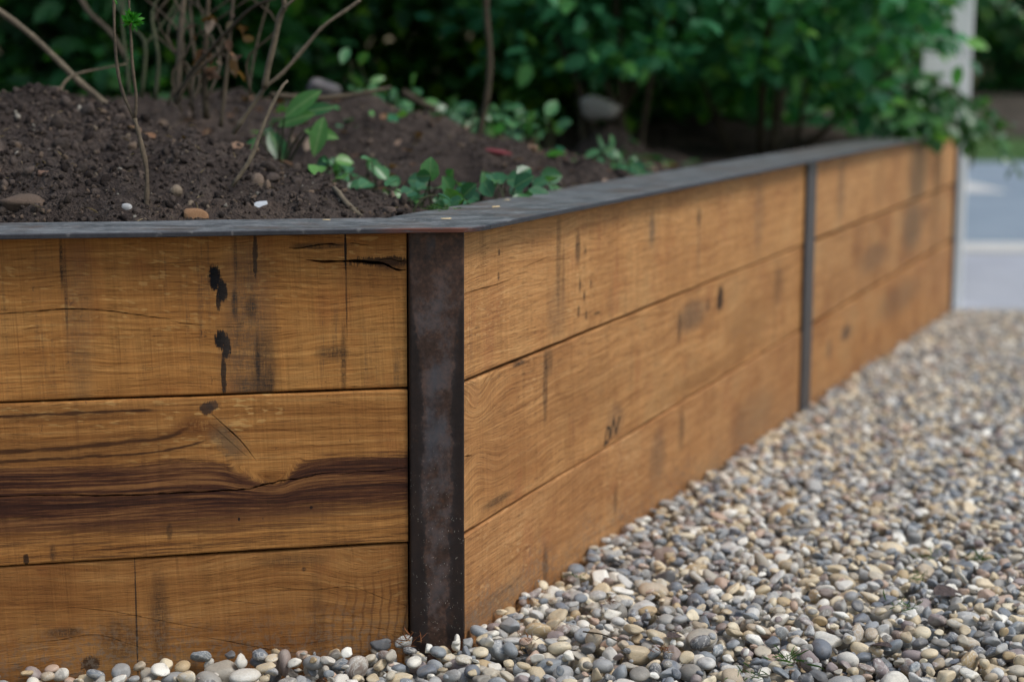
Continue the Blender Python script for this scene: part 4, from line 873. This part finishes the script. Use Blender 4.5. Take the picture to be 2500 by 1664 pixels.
stems('upright_stem', 'thin brown upright stem in front of the bright green shrub', 'stem', [(c2([(1000, 1000), (1030, 850), (1070, 650), (1090, 400), (1070, 150), (1060, -60)], 3.8, 3.8), .0075, .006)], M['bark_brown'])
stems('fallen_twig', 'short pale twig lying on the soil by the corner', 'twig', [(c2([(45, 1265), (70, 1290), (130, 1370), (235, 1470)], 2.5, 2.42), .0035, .0045)], M['bark_grey'])
stems('root', 'pinkish root lying across the far soil heap', 'root', [(c2([(660, 870), (760, 890), (880, 960), (1000, 1010), (1150, 1060)], 3.75, 3.7), .014, .010)], barkmat('root skin', (.15, .07, .05), (.30, .15, .12), 40))
stems('fallen_branch', 'long thin branch lying across the slope behind the corner', 'branch', [(c2([(-380, 640), (-100, 660), (150, 640), (420, 590)], 3.1, 3.4), .006, .004), (c2([(500, 620), (620, 690), (730, 740)], 3.9, 3.9), .010, .008)], M['bark_brown'])

# ------------------------------------------------------------------ single stones and scraps
def stone(name, label, cat, p_, size, mat, seed, kind='angular', rz=0.0, sink=.25, grp=None):
    me = stone_mesh(name, seed, kind); me.materials.append(mat); o = link(name, me); o.scale = size; o.rotation_euler = (.1, .15, rz); o.location = (p_[0], p_[1], p_[2]); tag(o, label, cat, grp); return o
def on_soil(pxd, pyd):
    """first hit of the sight line with the soil"""
    for Yd in np.arange(2.28, 6.5, .01):
        q = at(pxd, pyd, Yd)
        if q[2] < ground(q[0], q[1]): return q
    return at(pxd, pyd, 3)
stone('stone', 'white broken stone on the soil behind the left cap', 'stone', on_soil(605, 478), (.016, .011, .012), stonemat('white stone', (.45, .5, .55), (.72, .75, .78)), 601, 'flint', .5)
stone('stone', 'tan upright stone above the white broken stone', 'stone', on_soil(590, 424), (.011, .010, .017), stonemat('tan stone', (.17, .12, .09), (.26, .20, .15)), 602, 'round')
stone('stone', 'orange brown stone touching the back of the left cap', 'stone', on_soil(448, 500), (.019, .012, .013), stonemat('orange stone', (.30, .15, .07), (.42, .25, .14)), 603, 'angular', .2)
stone('stone', 'reddish brown stone low in the soil at far left', 'stone', on_soil(100, 405), (.013, .010, .010), stonemat('brown stone', (.18, .10, .07), (.26, .16, .11)), 604, 'angular')
stone('stone', 'small white pebble right of the sapling foot', 'stone', on_soil(290, 478), (.008, .006, .006), stonemat('white pebble', (.45, .45, .45), (.6, .6, .6)), 605, 'round')
stone('stone', 'wide dull brown lump by the cap at the far left edge', 'stone', on_soil(55, 470), (.030, .018, .014), stonemat('dull lump', (.10, .07, .05), (.17, .12, .09)), 606, 'flint')
stone('rock_slab', 'pale grey rock slab under the shrubs', 'rock', at(1390, 254, 4.9), (.075, .05, .038), stonemat('pale rock', (.26, .24, .22), (.36, .34, .31)), 607, 'flint', .4)
stone('rock', 'grey rounded rock behind the forked branch', 'rock', at(745, 204, 3.9), (.040, .03, .022), stonemat('grey rock', (.13, .12, .12), (.22, .20, .20)), 608, 'angular')
q = on_soil(1150, 352); stone('scrap', 'crimson scrap lying on the far soil heap', 'scrap', q, (.034, .018, .008), stonemat('crimson', (.13, .02, .03), (.22, .05, .055)), 630, 'flint', .4)

def bed_litter(name, n, box_, size, wid, mat, seed, up_=.25):
    r = np.random.default_rng(seed); x = r.uniform(box_[0], box_[2], n * 3); y = r.uniform(box_[1], box_[3], n * 3); k = out_dist(x, y) < -.17; x, y = x[k][:n], y[k][:n]; n = len(x)
    d = r.normal(size=(n, 3)); d[:, 2] *= up_; nr = r.normal(0, .35, (n, 3)); nr[:, 2] += 1
    o = link(name, leaves_mesh(name, np.stack([x, y, bed_z(x, y) + .003], -1), d, nr, size * r.uniform(.4, 1.2, n), wid), mat, soil); return struct(o, 'stuff')
bed_litter('leaf_litter', 420, (-.7, 2.6, .9, 4.8), .030, .9, M['leaf_dead'], 801)
bed_litter('straw', 700, (-1.0, 2.2, .6, 3.6), .016, .10, M['straw'], 802, .5)
bed_litter('ground_cover', 260, (-.5, 3.4, 1.0, 4.9), .036, 1.1, M['leaf_mid'], 803, .5)
r8 = np.random.default_rng(88); tw = []
for k in range(11):
    x_ = r8.uniform(1080, 1760); y_ = r8.uniform(640, 800); tw.append((c1([(x_, y_), (x_ + r8.normal(0, 60), y_ - 250), (x_ + r8.normal(0, 150), y_ - 500), (x_ + r8.normal(0, 260), y_ - 850)], 2.95 + r8.uniform(0, .3), 3.0 + r8.uniform(0, .4)), .0032, .0018))
stems('brush', 'tangle of thin dark twigs standing among the bare brown stems', 'brush', tw, M['bark_brown'], th=.75)

# ------------------------------------------------------------------ white gate pier at the end of the wall
def piermat():
    m, b = material('white render'); p = coord('Object'); x, y, z = sep(p); n = noise(p, 3, 4, .6); f = noise(p, 60, 3)
    c = mix(sst(.4, .7, n) * .35, (.84, .87, .89), (.72, .76, .78)); c = mix(sst(.62, .7, noise(vec(x * 30, y * 30, z * 2), 1, 3)) * .25, c, (.32, .33, .31))
    finish(b, c, .7, f, .3, .004); return m
M['pier'] = piermat()
pier = empty('gate_pier', (1.670, 6.86, -.17)); tag(pier, 'white rendered square gate pier beyond the end of the oak wall', 'pier')
for k in range(6): boxobj('block', (-.096, .096, -.096, .096, -.1 + .36 * k, -.1 + .36 * k + .357), M['pier'], pier, .006)
boxobj('coping', (-.135, .135, -.13, .13, 2.06, 2.12), M['pier'], pier, .012)

# ------------------------------------------------------------------ litter on the cap and gravel
def shav(label, s, o_, rz, size, col):
    q = C0 + (dR * s + nR * o_ if s > 0 else dL * s + nL * o_); V = []; n = 7
    for i in range(n):
        t = i / (n - 1) - .5; w_ = .16 * math.cos(t * 2.8); V += [(t, .25 * t * t - w_, .02), (t, .25 * t * t + w_, .02 + .12 * abs(t)), (t, .25 * t * t, .10)]
    F = []
    for i in range(n - 1):
        for a, b2 in ((0, 1), (1, 2), (2, 0)): F.append((3 * i + a, 3 * i + b2, 3 * i + 3 + b2, 3 * i + 3 + a))
    o = link('wood_shaving', mesh_np('wood_shaving', V, F), col); o.location = (q[0], q[1], ZT + .0012); o.rotation_euler = (0, 0, rz); o.scale = (size, size, size); tag(o, label, 'shaving', 'wood shavings on the cap')
m, b = material('wood shaving'); finish(b, gain((.62, .47, .25), noise(coord('Object'), 5) * .4 + .8), .7); M['shav'] = m
shav('pale curled shaving on the cap just right of the corner', .06, -.05, .3, .014, M['shav']); shav('pale shaving on the cap, second along from the corner', .28, -.07, .9, .017, M['shav'])
shav('tiny shaving at the back edge of the cap beyond the needle heap', .42, -.11, .5, .010, M['shav']); shav('pale shaving near the back of the left cap', -.16, -.09, .2, .010, M['shav'])
def litter(name, label, cat, p_, n, size, seed, mat, flat_=.5, wid=.12, grp=None, spread=.5):
    r = np.random.default_rng(seed); d = r.normal(size=(n, 3)); d[:, 2] = np.abs(d[:, 2]) * flat_; org = r.normal(size=(n, 3)) * size * spread; org[:, 2] = np.abs(org[:, 2]) * .25
    o = link(name, leaves_mesh(name, org, d, r.normal(size=(n, 3)), size * r.uniform(.4, 1.1, n), wid), mat); o.location = p_; return tag(o, label, cat, grp)
q = C0 + dR * .20 - nR * .125; litter('needle_heap', 'little heap of dark dry needles at the back edge of the cap', 'needles', (q[0], q[1], ZT + .001), 60, .016, 701, M['grassy'], .3, .06, None, .7)
def gtop(x, y):
    i, j = int((x - GX0) / RES), int((y - GY0) / RES); return float(HM[i - 1:i + 2, j - 1:j + 2].max() + gz(y) - .043)
def on_gravel(pxd, pyd):
    for Yd in np.arange(1.7, 6.3, .004):
        q = at(pxd, pyd, Yd)
        if q[2] < gtop(q[0], q[1]) + .001: return (q[0], q[1], gtop(q[0], q[1]))
    return at(pxd, pyd, 3)
for k, (a, b2, nm, ct, lb, n_, s_, mt, fl) in enumerate([
    (935, 1478, 'needle_clump', 'needles', 'rust brown needles at the foot of the corner post', 34, .020, 'needle', .5), (1212, 1472, 'needle_clump', 'needles', 'small star of brown needles beside the right plank foot', 16, .012, 'needle', .8),
    (1525, 1500, 'needle_clump', 'needles', 'brown needles lying between pebbles in the foreground', 22, .014, 'needle', .5), (1400, 1385, 'needle_clump', 'needles', 'red brown needles in the middle of the near gravel', 16, .012, 'needle', .5),
    (1815, 1530, 'weed_tuft', 'weed', 'dry green tuft of blades at the lower middle of the gravel', 36, .024, 'grassy', .5), (1725, 1555, 'weed_tuft', 'weed', 'green sprig at the bottom edge of the gravel', 22, .018, 'grassy', .4),
    (1330, 1332, 'weed_tuft', 'weed', 'small green sprig in the gravel nearest the right planks', 14, .014, 'grassy', .5), (2075, 1400, 'weed_tuft', 'weed', 'green weed tuft in the gravel left of the grey leaf', 22, .020, 'grassy', .7), (2105, 1330, 'weed_tuft', 'weed', 'green weed tuft above the grey leaf in the gravel', 20, .018, 'grassy', .7),
    (2135, 1285, 'weed_tuft', 'weed', 'farthest green weed tuft in the gravel', 18, .018, 'grassy', .7), (2255, 1290, 'weed_tuft', 'weed', 'dark weed tuft near the right edge of the gravel', 26, .024, 'grassy', .4)]):
    litter(nm, lb, ct, on_gravel(a, b2), n_, s_, 710 + k, M[mt], fl, .10, None, .5)
m, b = material('dry grey leaf'); n = noise(coord('Object'), 5, 4, .7); finish(b, ramp(n, [(.35, (.06, .045, .045)), (.65, (.16, .115, .10))]), .7, n, .6, .05); DL = leaf_shape('dead_leaf', 'ivy'); DL.materials.append(m)
for k, (a, b2, s_, rz, lb) in enumerate([(2150, 1372, .045, .2, 'large grey brown dead leaf on the gravel at right'), (2245, 988, .05, 1.0, 'rust brown dead leaf far up the gravel'), (2052, 1075, .03, 2.0, 'small orange brown dead leaf halfway up the gravel'), (1535, 1470, .022, .4, 'dark brown leaf shred between foreground pebbles'), (2050, 1495, .03, 2.6, 'curled brown dead leaf in the lower right gravel')]):
    o = link('dead_leaf', DL); q = on_gravel(a, b2); o.location = (q[0], q[1], q[2] + .004); o.rotation_euler = (.12, -.06, rz); o.scale = (s_,) * 3; tag(o, lb, 'leaf', 'dead leaves on the gravel')
stems('twig', 'thin dark twig lying across pebbles near the right planks', 'twig', [([np.array(on_gravel(1342, 1462)) + (0, 0, .004), np.array(on_gravel(1385, 1470)) + (0, 0, .006), np.array(on_gravel(1424, 1480)) + (0, 0, .003)], .0011, .0008)], M['bark_brown'])
q = on_soil(1200, 200); SC.cycles.seed = 3
